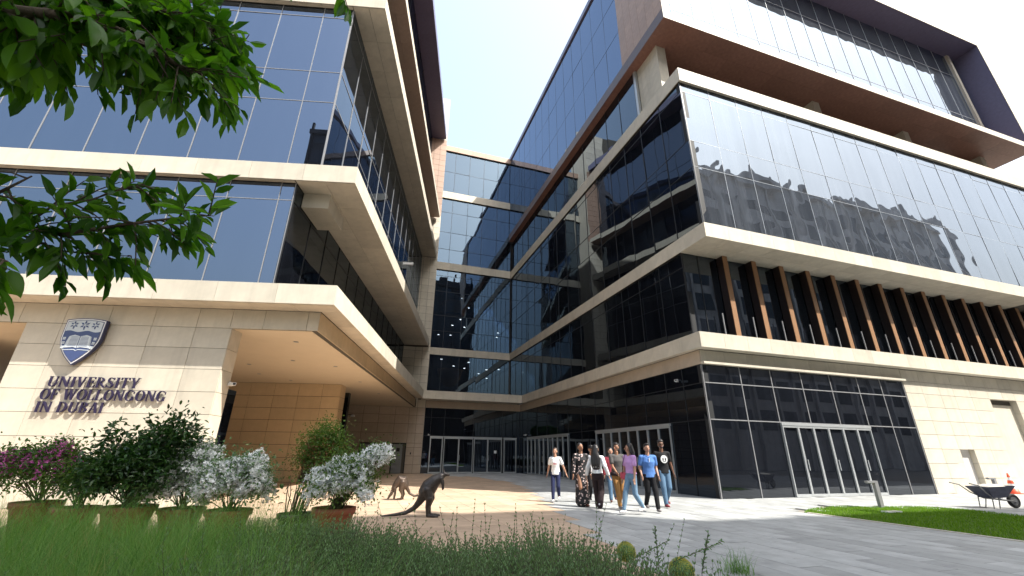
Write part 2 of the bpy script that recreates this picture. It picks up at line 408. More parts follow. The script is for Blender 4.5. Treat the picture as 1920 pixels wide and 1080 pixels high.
def npmesh(name, V, F, mat, parent=None, tint=None, smooth=False):
    me = bpy.data.meshes.new(name); k = F.shape[1]
    me.vertices.add(len(V)); me.vertices.foreach_set('co', V.astype(np.float32).ravel())
    me.loops.add(F.size); me.loops.foreach_set('vertex_index', F.astype(np.int32).ravel())
    me.polygons.add(len(F)); me.polygons.foreach_set('loop_start', np.arange(0, F.size, k, dtype=np.int32))
    me.update(calc_edges=True)
    me.polygons.foreach_set('use_smooth', [smooth] * len(F))
    if tint is not None:
        at_ = me.attributes.new('tint', 'FLOAT', 'POINT'); at_.data.foreach_set('value', tint.astype(np.float32))
    me.materials.append(mat)
    return link(bpy.data.objects.new(name, me), parent)
cells('paver', over['paver'], PAVG, plaza); cells('stone_tile', over['stone_tile'], PAVP, plaza)

# ------------------------------------------------------------------ right wing
rw = empty('university_building', (0, 0, 0), AR, 'dark glass wing with cream ledges, brown vertical fins and an overhanging top storey', 'building')
def ledge(bld, u0, u1, v0, v1, z0, z1, mat=STONE, faces=('-v', '-u'), pw=1.22, sof=None, fname='fascia_panel', body_mat=JOINT, soffit_d=None, su=1.22, sv=1.22, smat=None):
    i = .032
    b = MB().box(u0 + (i if '-u' in faces else 0), u1 - (i if '+u' in faces else 0), v0 + (i if '-v' in faces else 0), v1, z0 + i, z1 - .006).build('ledge', body_mat, bld)
    if '-v' in faces: grid(b, fname, mat, '-v', v0, steps(u0, u1, pw), [z0, z1], gap=.008)
    if '-u' in faces: grid(b, fname, mat, '-u', u0, steps(v0 + .034, v1, pw), [z0, z1], gap=.008)
    if '+u' in faces: grid(b, fname, mat, '+u', u1, steps(v0 + .034, v1, pw), [z0, z1], gap=.008)
    for (a0, a1, b0, b1) in (soffit_d or []):
        grid(b, 'soffit_panel', smat or mat, '-z', z0 + .003, steps(a0, a1, su), steps(b0, b1, sv), gap=.012)
    return b
UMAX = 47.0
Zg = [0.0, 2.75, 4.15, 4.86]
# ground storey, front: glass bay and cream stone wall
gx = [12.44, 14.3, 15.92, 17.6, 19.3, 21.0, 22.5, 24.05]
door_zone = lambda a, b: 15.95 < a < 20.95 and b < 2.7
fr_ = glazing(rw, '-v', 13.80, gx, Zg, GLASS_G, skip=door_zone, mw=.04)
wall = MB().box(24.08, UMAX, 14.05, 14.6, 0, 5.44)
wall = wall.build('stone_wall', JOINT, rw)
rows = [0, .62, 1.24, 1.86, 2.48, 3.10, 3.72, 4.34, 4.90, 5.44]
op = lambda a, b: (26.5 < a < 27.6 and b < 2.15) or (30.3 < a < 32.6 and b < 4.1)
A_ = [24.08, 25.3, 26.55, 27.6, 28.9, 30.35, 31.5, 32.55, 33.8, 35.0, 36.2, 37.4, 38.6, 39.8, 41.0]
grid(wall, 'cladding_panel', STONE, '-v', 13.76, A_, rows, t=.285, gap=.014, skip=op)
d_ = MB().box(26.56, 27.59, 13.98, 14.03, 0, 2.16).build('door', DOORW, rw)
MB().box(26.62, 26.72, 13.93, 13.98, .98, 1.08).build('handle', ALU, d_)
MB().box(30.36, 32.54, 14.0, 14.045, 0, 4.1).build('recess_wall', STONE, wall)
# entrance strip, fascia over the ground storey and its thin lit trim
fa = MB().box(12.47, UMAX, 13.80, 38, 4.87, 5.44).build('upper_fascia', JOINT, rw)
grid(fa, 'strip_panel', STONE, '-v', 13.755, steps(12.44, 24.05, 1.22), [4.88, 5.44], gap=.008)
grid(fa, 'strip_panel', STONE3, '-u', 12.43, steps(13.80, 35.98, 1.22), [4.88, 5.44], gap=.008)
MB().box(12.42, 24.08, 13.60, 13.79, 4.865, 4.955).build('trim', STONE, rw)
# RD side, ground
gv = [13.80, 15.0, 16.15, 17.8, 19.42, 21.06, 22.7, 24.5, 26.40, 28.1, 30.0, 31.9, 34.0, 36.0]
dz2 = lambda a, b: (16.2 < a < 22.65 or 26.45 < a < 33.9) and b < 2.7
sg = glazing(rw, '-u', 12.44, gv, Zg, GLASS_R, mull=MULLD, skip=dz2, mw=.03)
def doors(bld, face, p, edges, z1, leafmat_, fw=.09, group=True):
    s = -1 if face[0] == '-' else 1; ax = face[1]
    def bx(mb, a0, a1, z0, z1_, d0, d1):
        q0, q1 = (p + d0, p + d1) if s < 0 else (p - d1, p - d0)
        return mb.box(a0, a1, q0, q1, z0, z1_) if ax == 'v' else mb.box(q0, q1, a0, a1, z0, z1_)
    fr = MB(); bx(fr, edges[0] - .02, edges[-1] + .02, z1 - .10, z1, -.07, .06)
    surround = fr.build('door_frame', ALU, bld)
    for i in range(len(edges) - 1):
        a0, a1 = edges[i], edges[i + 1]
        f = MB()
        bx(f, a0 + .003, a0 + fw / 2, 0.01, z1 - .103, -.06, .05); bx(f, a1 - fw / 2, a1 - .003, 0.01, z1 - .103, -.06, .05)
        bx(f, a0 + fw / 2, a1 - fw / 2, 0.01, .11, -.055, .045); bx(f, a0 + fw / 2, a1 - fw / 2, z1 - .18, z1 - .104, -.055, .045)
        leaf = f.build('door', ALU, bld)
        gm = MB(); bx(gm, a0 + fw / 2 + .001, a1 - fw / 2 - .001, .112, z1 - .182, 0, .015)
        gm.build('door_glass', leafmat_, leaf)
        if i % 2 == 1:
            h = MB(); bx(h, a0 + .07, a0 + .095, .95, 1.35, -.11, -.085); h.build('handle', ALU, leaf)
doors(rw, '-v', 13.78, steps(15.92, 20.95, .838), 2.73, GLASS_G)
doors(rw, '-u', 12.42, steps(16.15, 22.7, .82), 2.73, GLASS_R, fw=.075)
doors(rw, '-u', 12.42, steps(26.4, 34.0, .84), 2.73, GLASS_R, fw=.075)
# ledge 1, fin storey, ledge 2, tall glass, ledge 3
ledge(rw, 12.15, UMAX, 13.32, 34.62, 5.45, 6.08, soffit_d=[(12.15, UMAX, 13.32, 13.72), (12.15, 12.42, 13.76, 34.6)], su=2.4, sv=2.4)
glazing(rw, '-v', 13.76, [12.24] + steps(13.05, UMAX, 1.68), [6.07, 9.74], GLASS_R, mull=MULLD, hm=False)
glazing(rw, '-u', 12.22, steps(13.76, 38.2, 1.63), [6.07, 9.06, 9.74], GLASS_R, mull=MULLD, mw=.03)
for k in range(20):
    u = 14.08 + 1.633 * k
    fo_ = MB().box(u, u + .25, 13.385, 13.73, 6.085, 9.725).build('fin', FIN_SHADE, rw)
    MB().box(u + .006, u + .252, 13.36, 13.384, 6.086, 9.724).build('sunlit_front', FIN_SUNLIT, fo_)  # strip added to carry the sunlit tone of the fin front
    MB().box(u - .42, u - .38, 13.50, 13.54, 6.085, 7.05).build('fin_bracket', MULL, rw)
ledge(rw, 12.12, UMAX, 12.10, 38.15, 9.73, 10.38, soffit_d=[(12.15, 35, 12.12, 13.74)], su=1.22, sv=.82)
RZ = [10.38, 13.27, 14.70, 17.58, 18.10]
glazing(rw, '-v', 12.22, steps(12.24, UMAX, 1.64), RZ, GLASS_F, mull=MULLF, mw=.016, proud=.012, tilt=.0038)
glazing(rw, '-u', 12.24, steps(12.22, 38.2, 1.63), RZ, GLASS_R, mull=MULLD, mw=.03, tilt=.004)
ledge(rw, 12.15, UMAX, 12.07, 38.15, 18.10, 18.90, pw=2.4, soffit_d=[(12.15, 44, 12.09, 12.2)], su=2.4, sv=1)
# recessed gap storey under the overhanging box
pier = MB().box(12.50, 13.05, 13.62, 15.40, 18.9, 22.32).build('pier', STONE, rw)
grid(pier, 'pier_panel', STONE, '-u', 12.47, [13.60, 14.5, 15.4], steps(18.9, 22.32, .57), gap=.01)
MB().box(12.30, 12.46, 15.42, 15.60, 18.9, 22.3).build('post', ALU, rw)
glazing(rw, '-u', 12.32, steps(15.62, 38.2, 1.63), [18.9, 22.30], GLASS_R, mull=MULLD, mw=.03, hm=False)
MB().box(13.1, 44, 17.2, 17.4, 18.9, 22.3).build('recessed_glazing', GLASS_R, rw)
for u in (24.1, 32.35, 40.6):
    MB().box(u, u + .55, 13.8, 15.3, 18.9, 22.3).build('column', STONE, rw)
# overhanging top box
U0, U1, V0 = 11.87, 43.2, 12.10
bs = MB().box(U0 + .03, U1 + .4, V0 + .03, 38.2, 22.33, 22.77).build('box_floor', BROWN, rw)
grid(bs, 'box_fascia_panel', STONE, '-v', V0, steps(U0, U1 + .4, 2.4), [22.30, 22.78], gap=.006)
grid(bs, 'brown_soffit_panel', BROWN, '-z', 22.30, steps(U0, U1 + .4, 1.65), steps(V0, 17.2, 1.02), gap=.006)
grid(bs, 'brown_edge_panel', EDGEB, '-u', U0, steps(V0 + .03, 38.2, 1.65), [22.30, 23.0], gap=.006)
sp = MB().box(U0 + .03, U0 + .4, V0 + .03, 15.92, 22.9, 32.6).build('box_side_wall', JOINT, rw)
grid(sp, 'brown_wall_panel', BROWN2, '-u', U0, steps(V0, 15.92, .64), steps(23.0, 32.62, .6), gap=.012)
MB().box(U0, U0 + .45, V0, V0 + .029, 22.78, 32.62).build('box_front_edge', STONE, rw)
glazing(rw, '-u', 11.95, steps(15.95, 38.2, 1.63), [23.0, 26.1, 29.2, 32.3], GLASS_L, mull=MULLD, mw=.025, proud=.006)
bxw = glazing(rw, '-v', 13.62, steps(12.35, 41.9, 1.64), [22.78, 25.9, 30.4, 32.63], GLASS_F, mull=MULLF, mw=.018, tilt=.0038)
MB().box(41.93, 42.25, 13.45, 13.75, 22.78, 32.63).build('end_post', STONE, rw)
MB().box(42.27, U1, 14.6, 14.8, 22.78, 32.63).build('end_recess', DARK, rw)
MB().box(U1, U1 + .4, V0 + .03, 38, 22.78, 32.63).build('box_end_wall', MAUVE, rw)
MB().box(U1 - .02, U1 + .42, V0, V0 + .028, 22.78, 32.63).build('box_front_edge', STONE, rw)
rf = MB().box(U0, U1 + .4, V0 + .03, 39, 32.65, 33.12).build('roof', MAUVE, rw)
grid(rf, 'box_fascia_panel', STONE, '-v', V0, steps(U0, U1 + .42, 2.4), [32.64, 33.14], gap=.006)
# camera pod at the corner and on the door heads
def cctv(loc, rz, label):
    t = empty('security_camera', loc, rz, label, 'security camera')
    MB().box(-.03, .03, -.02, .06, -.03, .03).build('bracket', WHITE, t)
    MB().box(-.055, .055, -.30, -.02, -.10, -.02).build('camera_body', WHITE, t)
    MB().box(-.035, .035, -.315, -.301, -.085, -.035).build('lens', DARK, t)
    return t
cctv(RW(12.36, 15.25, 4.45), AR - .9, 'small security camera on dark glass under the ledge, left of the front corner')
cctv(RW(12.36, 34.25, 2.95), AR - .9, 'white security camera above the far left end of the folding side doors')
cctv(RW(4.75, 35.85, 2.85), AR, 'white security camera above the left end of the back entrance doors')

# ------------------------------------------------------------------ centre block: tower and atrium
cb = empty('university_building', (0, 0, 0), AR, 'recessed centre block of dark glass floors beside a tall stone clad tower', 'building')
tw = MB().box(-12, 4.31, 35.93, 39.5, 0, 37.1).build('tower', JOINT, cb)
tdoor = lambda a, b: (2.05 < a < 3.12 and b < 2.15) or (-.33 < a < .82 and b < 2.15)
tu = [-8.5, -7.34, -6.18, -5.02, -3.86, -2.7, -1.5, -.33, .82, 2.05, 3.12, 3.72, 4.34]
grid(tw, 'cladding_panel', STONE3, '-v', 35.9, tu, [0, .62, 1.24, 1.86, 2.17, 2.9, 3.6, 4.25, 4.86], t=.032, gap=.02, skip=tdoor)
grid(tw, 'tower_panel', STONE, '-v', 35.9, [.8, 2.0, 3.12, 3.72, 4.34], steps(4.86, 22.64, .66), t=.032, gap=.02)
grid(tw, 'brown_tile_panel', BROWN2, '-v', 35.9, [1.9, 3.12, 3.72, 4.34], steps(22.64, 31.6, .66), t=.032, gap=.02)
grid(tw, 'top_panel', STONE, '-v', 35.9, [1.9, 3.12, 4.34], steps(31.6, 37.1, .9), t=.032, gap=.02)
MB().box(4.312, 4.34, 35.93, 39.5, 0, 37.1).build('tower_side', STONE, tw)
for (a0, a1, leafw) in ((2.05, 3.12, .72), (-.33, .82, .95)):
    fr = MB().box(a0 + .01, a0 + .08, 35.86, 35.98, 0, 2.15).box(a1 - .08, a1 - .01, 35.86, 35.98, 0, 2.15).box(a0 + .01, a1 - .01, 35.855, 35.98, 2.08, 2.16).build('door_frame', DARK, cb)
    lf = MB().box(a0 + .09, a0 + .09 + leafw, 35.87, 35.91, .01, 2.07).build('door', DOORG, cb)
    MB().box(a0 + .36, a0 + .60, 35.855, 35.868, 1.55, 1.80).build('vision_panel', DARK, lf)
MB().box(3.45, 3.53, 35.86, 35.90, 1.35, 1.50).build('call_button', DARK, cb)
# balcony ledge, fascia and entrance glazing of the centre
lb = ledge(cb, 3.72, 12.14, 34.62, 36.0, 5.45, 6.08, faces=('-v',), soffit_d=[(3.9, 12.1, 34.64, 35.9)], su=1.22, sv=1.2)
fb = MB().box(4.36, 12.44, 35.97, 38.2, 4.87, 5.44).build('upper_fascia', JOINT, cb)
grid(fb, 'strip_panel', STONE3, '-v', 35.93, steps(4.36, 12.42, 1.15), [4.88, 5.44], gap=.01)
glazing(cb, '-v', 36.02, [4.37, 4.9, 6.0, 8.4, 10.86, 12.17, 12.42], Zg, GLASS_R, mull=MULLD, skip=lambda a, b: 4.9 < a < 12.1 and b < 2.7, mw=.03)
doors(cb, '-v', 36.0, [4.92, 5.95], 2.73, GLASS_R, fw=.16)
doors(cb, '-v', 36.0, [6.05, 7.24, 8.42], 2.73, GLASS_R, fw=.10)
doors(cb, '-v', 36.0, [8.5, 9.65, 10.85], 2.73, GLASS_R, fw=.10)
doors(cb, '-v', 36.0, [11.02, 12.12], 2.73, GLASS_R, fw=.16)
STK = MB().box(10.2, 10.42, 35.985, 35.992, 1.5, 1.72).build('door_sticker', WHITE, cb)
cm = [4.36, 5.75, 7.35, 8.95, 10.55, 12.12]
def atrium(z0, z1, zs): return glazing(cb, '-v', 38.3, cm, [z0] + zs + [z1], GLASS_A, mull=MULLD, mw=.03, tilt=.003, backing=False)
atrium(6.08, 9.73, []); ledge(cb, 4.36, 12.12, 38.12, 39, 9.73, 10.38, faces=('-v',), pw=1.1)
atrium(10.38, 18.1, [12.0, 13.5, 15.9, 17.5]); ledge(cb, 4.36, 12.12, 38.12, 39, 18.10, 18.88, faces=('-v',), pw=1.6)
atrium(18.88, 26.2, [20.4, 22.3, 24.6]); ledge(cb, 4.36, 12.12, 38.12, 39, 26.2, 27.0, faces=('-v',), pw=1.6)
atrium(27.0, 32.2, [29.6]); ledge(cb, 4.36, 12.12, 38.12, 39, 32.2, 32.85, mat=BROWN2, faces=('-v',), pw=1.6)
# rooms behind the atrium glass: slabs with downlights
for zc in (9.78, 13.9, 18.15, 22.3, 26.3, 32.25):
    sl = MB().box(4.4, 24.0, 39.1, 60, zc, zc + .3).build('interior_floor_slab', CEIL, cb)
    k = 0
    for i in range(7):
        for j in range(4):
            if random.random() < .72: continue
            uu, vv = 4.9 + i * 1.3 + random.uniform(-.3, .3), 40.0 + j * 3.1 + random.uniform(-.8, .8)
            MB().lathe([(.0001, zc - .02), (.11, zc - .02), (.11, zc)], 10, (uu, vv)).build('downlight', LAMP, sl)
MB().box(4.4, 24, 60, 60.3, 0, 32.2).build('interior_wall', CEIL, cb)
MB().box(4.35, 4.39, 39.6, 60, 0, 32.2).build('interior_side_wall', CEIL, cb)
PEND = pbr('pendant_shade', (.42, .22, .09), .6)
for zc in (15.0, 8.2):
    pd = MB().lathe([(.55, zc - .75), (1.0, zc - .1), (1.25, zc + .75), (1.2, zc + .76), (.9, zc - .1), (.5, zc - .7)], 28, (7.0, 41.0)).build('pendant_shade', PEND, cb, True)
    MB().tube([(7, 41, zc + .6), (7, 41, zc + 1.6)], .02, 6).build('pendant_cord', DARK, pd)

# ------------------------------------------------------------------ left wing
lw = empty('university_building', (0, 0, 0), AL, 'blue glass wing with cream ledges over a stone pier with crest and lettering', 'building')
VP = 12.995
pr = MB().box(-13.20, -7.53, VP + .03, 13.58, 0, 4.86).build('pier', JOINT, lw)
ux = [-13.25, -12.28, -11.04, -9.79, -8.54, -7.5]
zr = [0, .5, 1.12, 1.74, 2.36, 2.98, 3.62, 4.24, 4.86]
grid(pr, 'cladding_panel', STONE, '-v', VP, ux, zr, gap=.012)
grid(pr, 'pier_side_panel', STONE, '+u', -7.5, [VP + .032, 13.60], zr, gap=.012)
grid(pr, 'pier_side_panel', STONE, '-u', -13.25, [VP + .032, 13.60], zr, gap=.012)
fs = MB().box(-30, -5.03, VP + .03, 14.2, 4.88, 5.46).box(-6.2, -5.03, 14.2, 35.6, 4.88, 5.46).build('upper_fascia', JOINT, lw)
grid(fs, 'fascia_panel', STONE, '-v', VP, [-20, -18.5, -17.2, -15.95, -14.7, -13.5, -12.28, -11.04, -9.79, -8.54, -7.57, -6.62, -5.34, -5.0], [4.86, 5.46], gap=.012)
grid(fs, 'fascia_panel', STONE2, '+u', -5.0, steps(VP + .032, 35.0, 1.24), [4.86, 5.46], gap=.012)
sf = MB().box(-30, -5.2, 13.1, 36.0, 4.863, 4.875).build('plaster_soffit', PLASTER, lw)
for (a, b) in ((-6.21, 14.5), (-7.57, 17.74), (-9.78, 18.79), (-6.21, 18.8), (-9.72, 22.98), (-6.22, 23.0), (-6.24, 27.61), (-6.22, 31.59), (-10.47, 21.2), (-8.6, 15.4)):
    MB().lathe([(.001, 4.855), (.05, 4.855), (.055, 4.85), (.085, 4.852), (.085, 4.863)], 14, (a, b)).build('recessed_spotlight', MULL, sf)
# inner wall under the soffit, warm bounce light put into its colour, dark gap beside the pier
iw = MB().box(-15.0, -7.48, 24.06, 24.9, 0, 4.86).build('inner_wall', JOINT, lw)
grid(iw, 'inner_wall_panel', STONE2, '-v', 24.03, [-14.48, -13.24, -12.13, -10.89, -9.64, -8.41, -7.45], [0, .55, 1.16, 1.77, 2.38, 2.98, 3.58, 4.2, 4.86], gap=.02)
grid(iw, 'inner_wall_panel', STONE2, '+u', -7.45, [24.06, 24.9], [0, .55, 1.16, 1.77, 2.38, 2.98, 3.58, 4.2, 4.86], gap=.02)
MB().box(-7.9, -7.52, 13.62, 14.1, 0, 3.15).build('pier_glazing', GLASS_R, lw)
MB().box(-11, -8.0, 27.5, 27.9, 0, 4.86).build('side_glazing', GLASS_R, lw)
MB().box(-30, -16.8, 15.0, 15.3, 0, 4.86).build('far_pier', STONE, lw)
# ledge 1
def lledge(z0, z1, umax, soff, pw, su=1.22, sv=1.64, end=34.9):
    i = .032
    b = MB().box(-30, umax - i, 12.23 + i, end, z0 + i, z1 - .006).build('ledge', JOINT, lw)
    grid(b, 'ledge_panel', STONE, '-v', 12.23, [-30, -20] + steps(-18, umax, pw), [z0, z1], gap=.008)
    grid(b, 'ledge_panel', STONE, '+u', umax, steps(12.23 + .034, end, pw), [z0, z1], gap=.008)
    for (a0, a1, b0, b1) in soff: grid(b, 'soffit_panel', STONE, '-z', z0, steps(a0, a1, su), steps(b0, b1, sv), gap=.014)
lledge(5.46, 6.08, -4.37, [(-18, -4.4, 12.27, 12.98), (-4.98, -4.4, 12.98, 34.8)], 1.64)
lledge(9.73, 10.38, -4.37, [(-18, -6.33, 12.27, 12.42), (-6.3, -4.4, 12.27, 34.8)], 1.64, su=.94, end=35.6)
lledge(18.10, 18.72, -4.37, [(-18, -5.66, 12.27, 12.42), (-5.64, -4.4, 12.27, 35.5)], 1.64, su=.62, sv=1.5, end=35.7)
LA = [-26.3, -24.7, -23.05, -21.4, -19.8, -18.2, -16.57, -14.95, -13.3, -11.67, -10.03, -8.4, -6.78]
glazing(lw, '-v', 12.45, LA + [-6.33], [6.07, 9.08, 9.74], GLASS_L, mw=.024)
glazing(lw, '-v', 12.45, LA + [-5.66], [10.37, 13.27, 14.72, 17.6, 18.1], GLASS_L, mw=.024, tilt=.0012)
glazing(lw, '+u', -6.31, steps(12.46, 34.6, 1.64), [6.07, 9.08, 9.74], GLASS_R, mull=MULLD, mw=.03)
glazing(lw, '+u', -5.64, steps(12.46, 35.7, 1.64), [10.37, 13.27, 14.72, 17.6, 18.1], GLASS_R, mull=MULL, mw=.03, tilt=.004)
cbk = MB().box(-6.29, -5.40, 13.02, 14.60, 9.18, 9.725).build('soffit_beam_end', STONE, lw)
MB().box(-4.98, -4.35, 24.2, 24.32, 12.2, 12.35).build('maintenance_bracket', WHITE, lw)
# upper box
glazing(lw, '+u', -5.64, steps(12.46, 35.7, 1.64), [18.7, 22.3], GLASS_R, mull=MULLD, mw=.03, hm=False)
fl = MB().box(-30, -4.40, 12.23, 35.6, 22.33, 22.70).build('box_floor', BROWN, lw)
grid(fl, 'brown_soffit_panel', BROWN2, '-z', 22.30, [-5.64, -5.0, -4.37], steps(12.23, 35.6, 1.64), gap=.012)
grid(fl, 'box_edge_panel', STONE, '+u', -4.37, steps(12.23, 35.6, 1.64), [22.30, 22.78], gap=.006)
glazing(lw, '+u', -5.75, steps(12.46, 35.6, 1.64), [22.78, 26, 31.6], GLASS_L, mull=MULLD, mw=.03)
glazing(lw, '-v', 12.45, LA + [-5.7], [18.7, 22.3], GLASS_L, mw=.024)
glazing(lw, '-v', 12.45, LA + [-5.7], [22.7, 26, 31.6], GLASS_L, mw=.024)
rl = MB().box(-30, -4.40, 12.23, 35.7, 31.63, 32.2).build('roof', MAUVE, lw)
grid(rl, 'roof_soffit_panel', MAUVE, '-z', 31.6, steps(-5.7, -4.37, 1.3), steps(12.23, 35.7, 1.64), gap=.008)
grid(rl, 'box_edge_panel', MAUVE, '+u', -4.37, steps(12.23, 35.7, 1.64), [31.6, 32.25], gap=.006)
flush_over()
cctv(LW(-7.48, 13.55, 3.33), AL + .9, 'white bullet security camera on the right edge of the crest pier')
wl_ = empty('wall_lamp', RW(-1.05, 35.1, 4.05), AR, 'small white wall lamp on a dark arm right of the inner wall', 'lamp')
MB().box(-.5, .02, -.02, .02, .0, .04).build('arm', DARK, wl_)
MB().lathe([(.001, -.12), (.16, -.12), (.13, .0), (.02, .03)], 16).build('lamp_shade', WHITE, wl_, True)

# ------------------------------------------------------------------ buildings across the street (behind the camera: they shade the forecourt and show in the glass)
CONC = pbr('grey_concrete', (.62, .57, .54), .8, .12, 1.2, objvar=.03, stain=.2)
CONC2 = pbr('brown_render', (.045, .04, .04), .8, .1, 1.2, stain=.2)
WIN = glassmat('street_window', body=(.03, .033, .04), tint=(.6, .65, .7), ior=1.6)
WINB = pbr('unlit_window', (.02, .02, .024), .5)
def block(label, rz, u0, u1, v0, v1, h, fl, bay, mat, hs=(0,)):
    t = empty('office_building', (0, 0, 0), rz, label, 'building')
    b = MB().box(u0, u1, v0, v1 - .25, 0, h)
    for k, (a, c, hh) in enumerate(hs): b.box(a, c, v0 + 1, v1 - 1.5, h, h + hh)
    b.build('wall', mat, t)
    nf = int(h / fl); nb = int((u1 - u0) / bay)
    wb = MB(); fb_ = MB()
    for i in range(nb):
        a = u0 + (i + .5) * (u1 - u0) / nb
        fb_.box(a - bay * .5 - .18, a - bay * .5 + .18, v1 - .25, v1 + .15, 0, h + (.8 if i % 3 else 1.6))
        for j in range(1, nf):
            wb.box(a - bay * .33, a + bay * .33, v1 - .249, v1 - .2, j * fl + .9, j * fl + fl - .35)
    tag(wb.build('window', WINB if mat is CONC2 else WIN, t), kind='stuff'); fb_.build('pilaster', mat, t)
    MB().box(u0 - .3, u1 + .3, v1 - .3, v1 + .3, h - .9, h).build('parapet', mat, t)
    return t
block('long grey office block with pilasters across the street, mirrored in the upper right glass', AR, 27.5, 90, -32, -14.0, 39.0, 3.6, 3.4, CONC, ((29, 40, 2.2), (47, 58, 1.5), (70, 84, 2.5)))
block('dark brown office block across the street behind the planting bed', AR, 5.5, 27.3, -28, -9.9, 36.6, 3.6, 3.1, CONC2, ((12, 20, 1.4),))
block('slim far tower mirrored beside the corner of the blue left glass', AL, -30.8, -14, -52, -37, 54, 3.6, 3.2, CONC2, ((-28, -20, 2),))

# ------------------------------------------------------------------ lettering and crest on the pier
LETM = pbr('letter_purple_metal', (.045, .035, .085), .3, .05, 6, metal=.55)
def strokes(ch):
    """serif capitals as convex polygons in a box one unit tall; returns (width, polygons)"""
    T, t, sh, se = .15, .055, .04, .06
    P = []
    def q(*a): P.append(list(a))
    def rect(x0, x1, y0, y1): q((x0, y0), (x1, y0), (x1, y1), (x0, y1))
    def stem(x, w=T, y0=0, y1=1, st=True, sb=True):
        rect(x, x + w, y0, y1)
        if st: rect(x - se, x + w + se, y1 - sh, y1)
        if sb: rect(x - se, x + w + se, y0, y0 + sh)
    def diag(x0, y0, x1, y1, w): q((x0 - w / 2, y0), (x0 + w / 2, y0), (x1 + w / 2, y1), (x1 - w / 2, y1))
    def arc(cx, cy, rx, ry, a0, a1, wt, wn, n=14):
        """ring piece, wt thickness at the sides, wn at top and bottom"""
        pr_ = None
        for i in range(n + 1):
            a = math.radians(a0 + (a1 - a0) * i / n); c, s_ = math.cos(a), math.sin(a)
            o = (cx + rx * c, cy + ry * s_); k = (cx + (rx - wt) * c, cy + (ry - wn) * s_)
            if pr_: q(pr_[0], o, k, pr_[1])
            pr_ = (o, k)
    if ch == 'I': stem(.09); W = .35
    elif ch == 'U':
        stem(.09, sb=False, y0=.33); stem(.64, t, sb=False, y0=.33); arc(.40, .35, .31, .36, 180, 360, .12, .09); W = .82
    elif ch == 'N':
        stem(.10, t); stem(.72, t, sb=False); diag(.76, 0, .14, 1, T + .03); W = .92
    elif ch == 'V':
        diag(.40, 0, .13, 1, T); diag(.40, 0, .66, 1, t); rect(.0, .27, 1 - sh, 1); rect(.54, .78, 1 - sh, 1); W = .80
    elif ch in 'EF':
        stem(.09, sb=(ch == 'F')); rect(.2, .60, 1 - .06, 1); rect(.2, .50, .48, .54); q((.55, .94), (.60, .78), (.62, 1), (.58, 1)); rect(.46, .50, .40, .62)
        if ch == 'E': rect(.02, .62, 0, .06); q((.57, .06), (.65, .24), (.67, .24), (.63, 0))
        W = .68
    elif ch == 'L':
        stem(.09, sb=False); rect(.02, .60, 0, .06); q((.55, .06), (.63, .26), (.65, .26), (.61, 0)); W = .68
    elif ch == 'T':
        stem(.28, st=False); rect(.02, .71, .94, 1); q((.02, 1), (.02, .76), (.05, .76), (.09, .94)); q((.71, 1), (.64, .94), (.68, .76), (.71, .76)); W = .75
    elif ch == 'Y':
        stem(.30, y1=.45, st=False); diag(.385, .43, .13, 1, T); diag(.40, .43, .66, 1, t); rect(0, .27, 1 - sh, 1); rect(.55, .79, 1 - sh, 1); W = .80
    elif ch == 'O': arc(.44, .5, .42, .52, 0, 360, .17, .06, 28); W = .90
    elif ch == 'G': arc(.44, .5, .42, .52, 48, 325, .17, .06, 24); stem(.64, .14, 0.03, .42, sb=False); rect(.76, .78, .66, .9); W = .90
    elif ch == 'D': stem(.09); arc(.26, .5, .54, .5, -90, 90, .17, .06, 18); W = .86
    elif ch == 'B': stem(.09); arc(.26, .75, .33, .25, -90, 90, .15, .05, 12); arc(.26, .265, .40, .265, -90, 90, .16, .05, 12); W = .72
    elif ch == 'R': stem(.09); arc(.26, .73, .36, .27, -90, 90, .16, .05, 12); diag(.72, 0, .36, .48, T); rect(.62, .86, 0, sh); W = .80
    elif ch == 'A': diag(.10, 0, .38, 1, t); diag(.66, 0, .40, 1, T); rect(.22, .56, .32, .38); rect(-.02, .22, 0, sh); rect(.53, .80, 0, sh); W = .80
    elif ch == 'S':
        arc(.31, .73, .25, .27, 30, 250, .13, .055, 14); arc(.31, .26, .27, .26, -150, 75, .14, .055, 14)
        q((.17, .62), (.27, .68), (.50, .36), (.40, .32)); rect(.53, .56, .74, .98); rect(.03, .06, .02, .28); W = .64
    elif ch == 'W':
        diag(.36, 0, .12, 1, T); diag(.36, 0, .58, 1, t); diag(.82, 0, .58, 1, T); diag(.82, 0, 1.05, 1, t); rect(0, .27, 1 - sh, 1); rect(.42, .70, 1 - sh, 1); rect(.94, 1.17, 1 - sh, 1); W = 1.18
    else: W = .30
    return W, P
sign = empty('lettering_sign', LW(-12.0, VP, 0), AL, 'raised purple serif letters reading UNIVERSITY OF WOLLONGONG IN DUBAI on the stone pier', 'sign')
def line(text, x0, x1, base, cap):
    ws = [strokes(c)[0] for c in text]; sp_ = .07; tot = sum(ws) + sp_ * (len(text) - 1); k = (x1 - x0) / tot; x = x0
    for c, w_ in zip(text, ws):
        if c != ' ':
            mb = MB()
            for i, pl in enumerate(strokes(c)[1]):
                mb.prism([(x + a * k, base + b * cap) for a, b in pl], -.075 - .0007 * (i % 7), -.035 + .0006 * (i % 5), 'y')
            lt = mb.build('letter', LETM, sign)
        x += (w_ + sp_) * k
line('UNIVERSITY', 0.02, 2.44, 3.03, .285)
line('OF WOLLONGONG', -.05, 3.24, 2.685, .285)
line('IN DUBAI', -.05, 1.70, 2.345, .285)
crest = empty('crest_shield', LW(-11.47, VP, 0), AL, 'navy and silver shield crest with three flowers above an open book', 'sign')
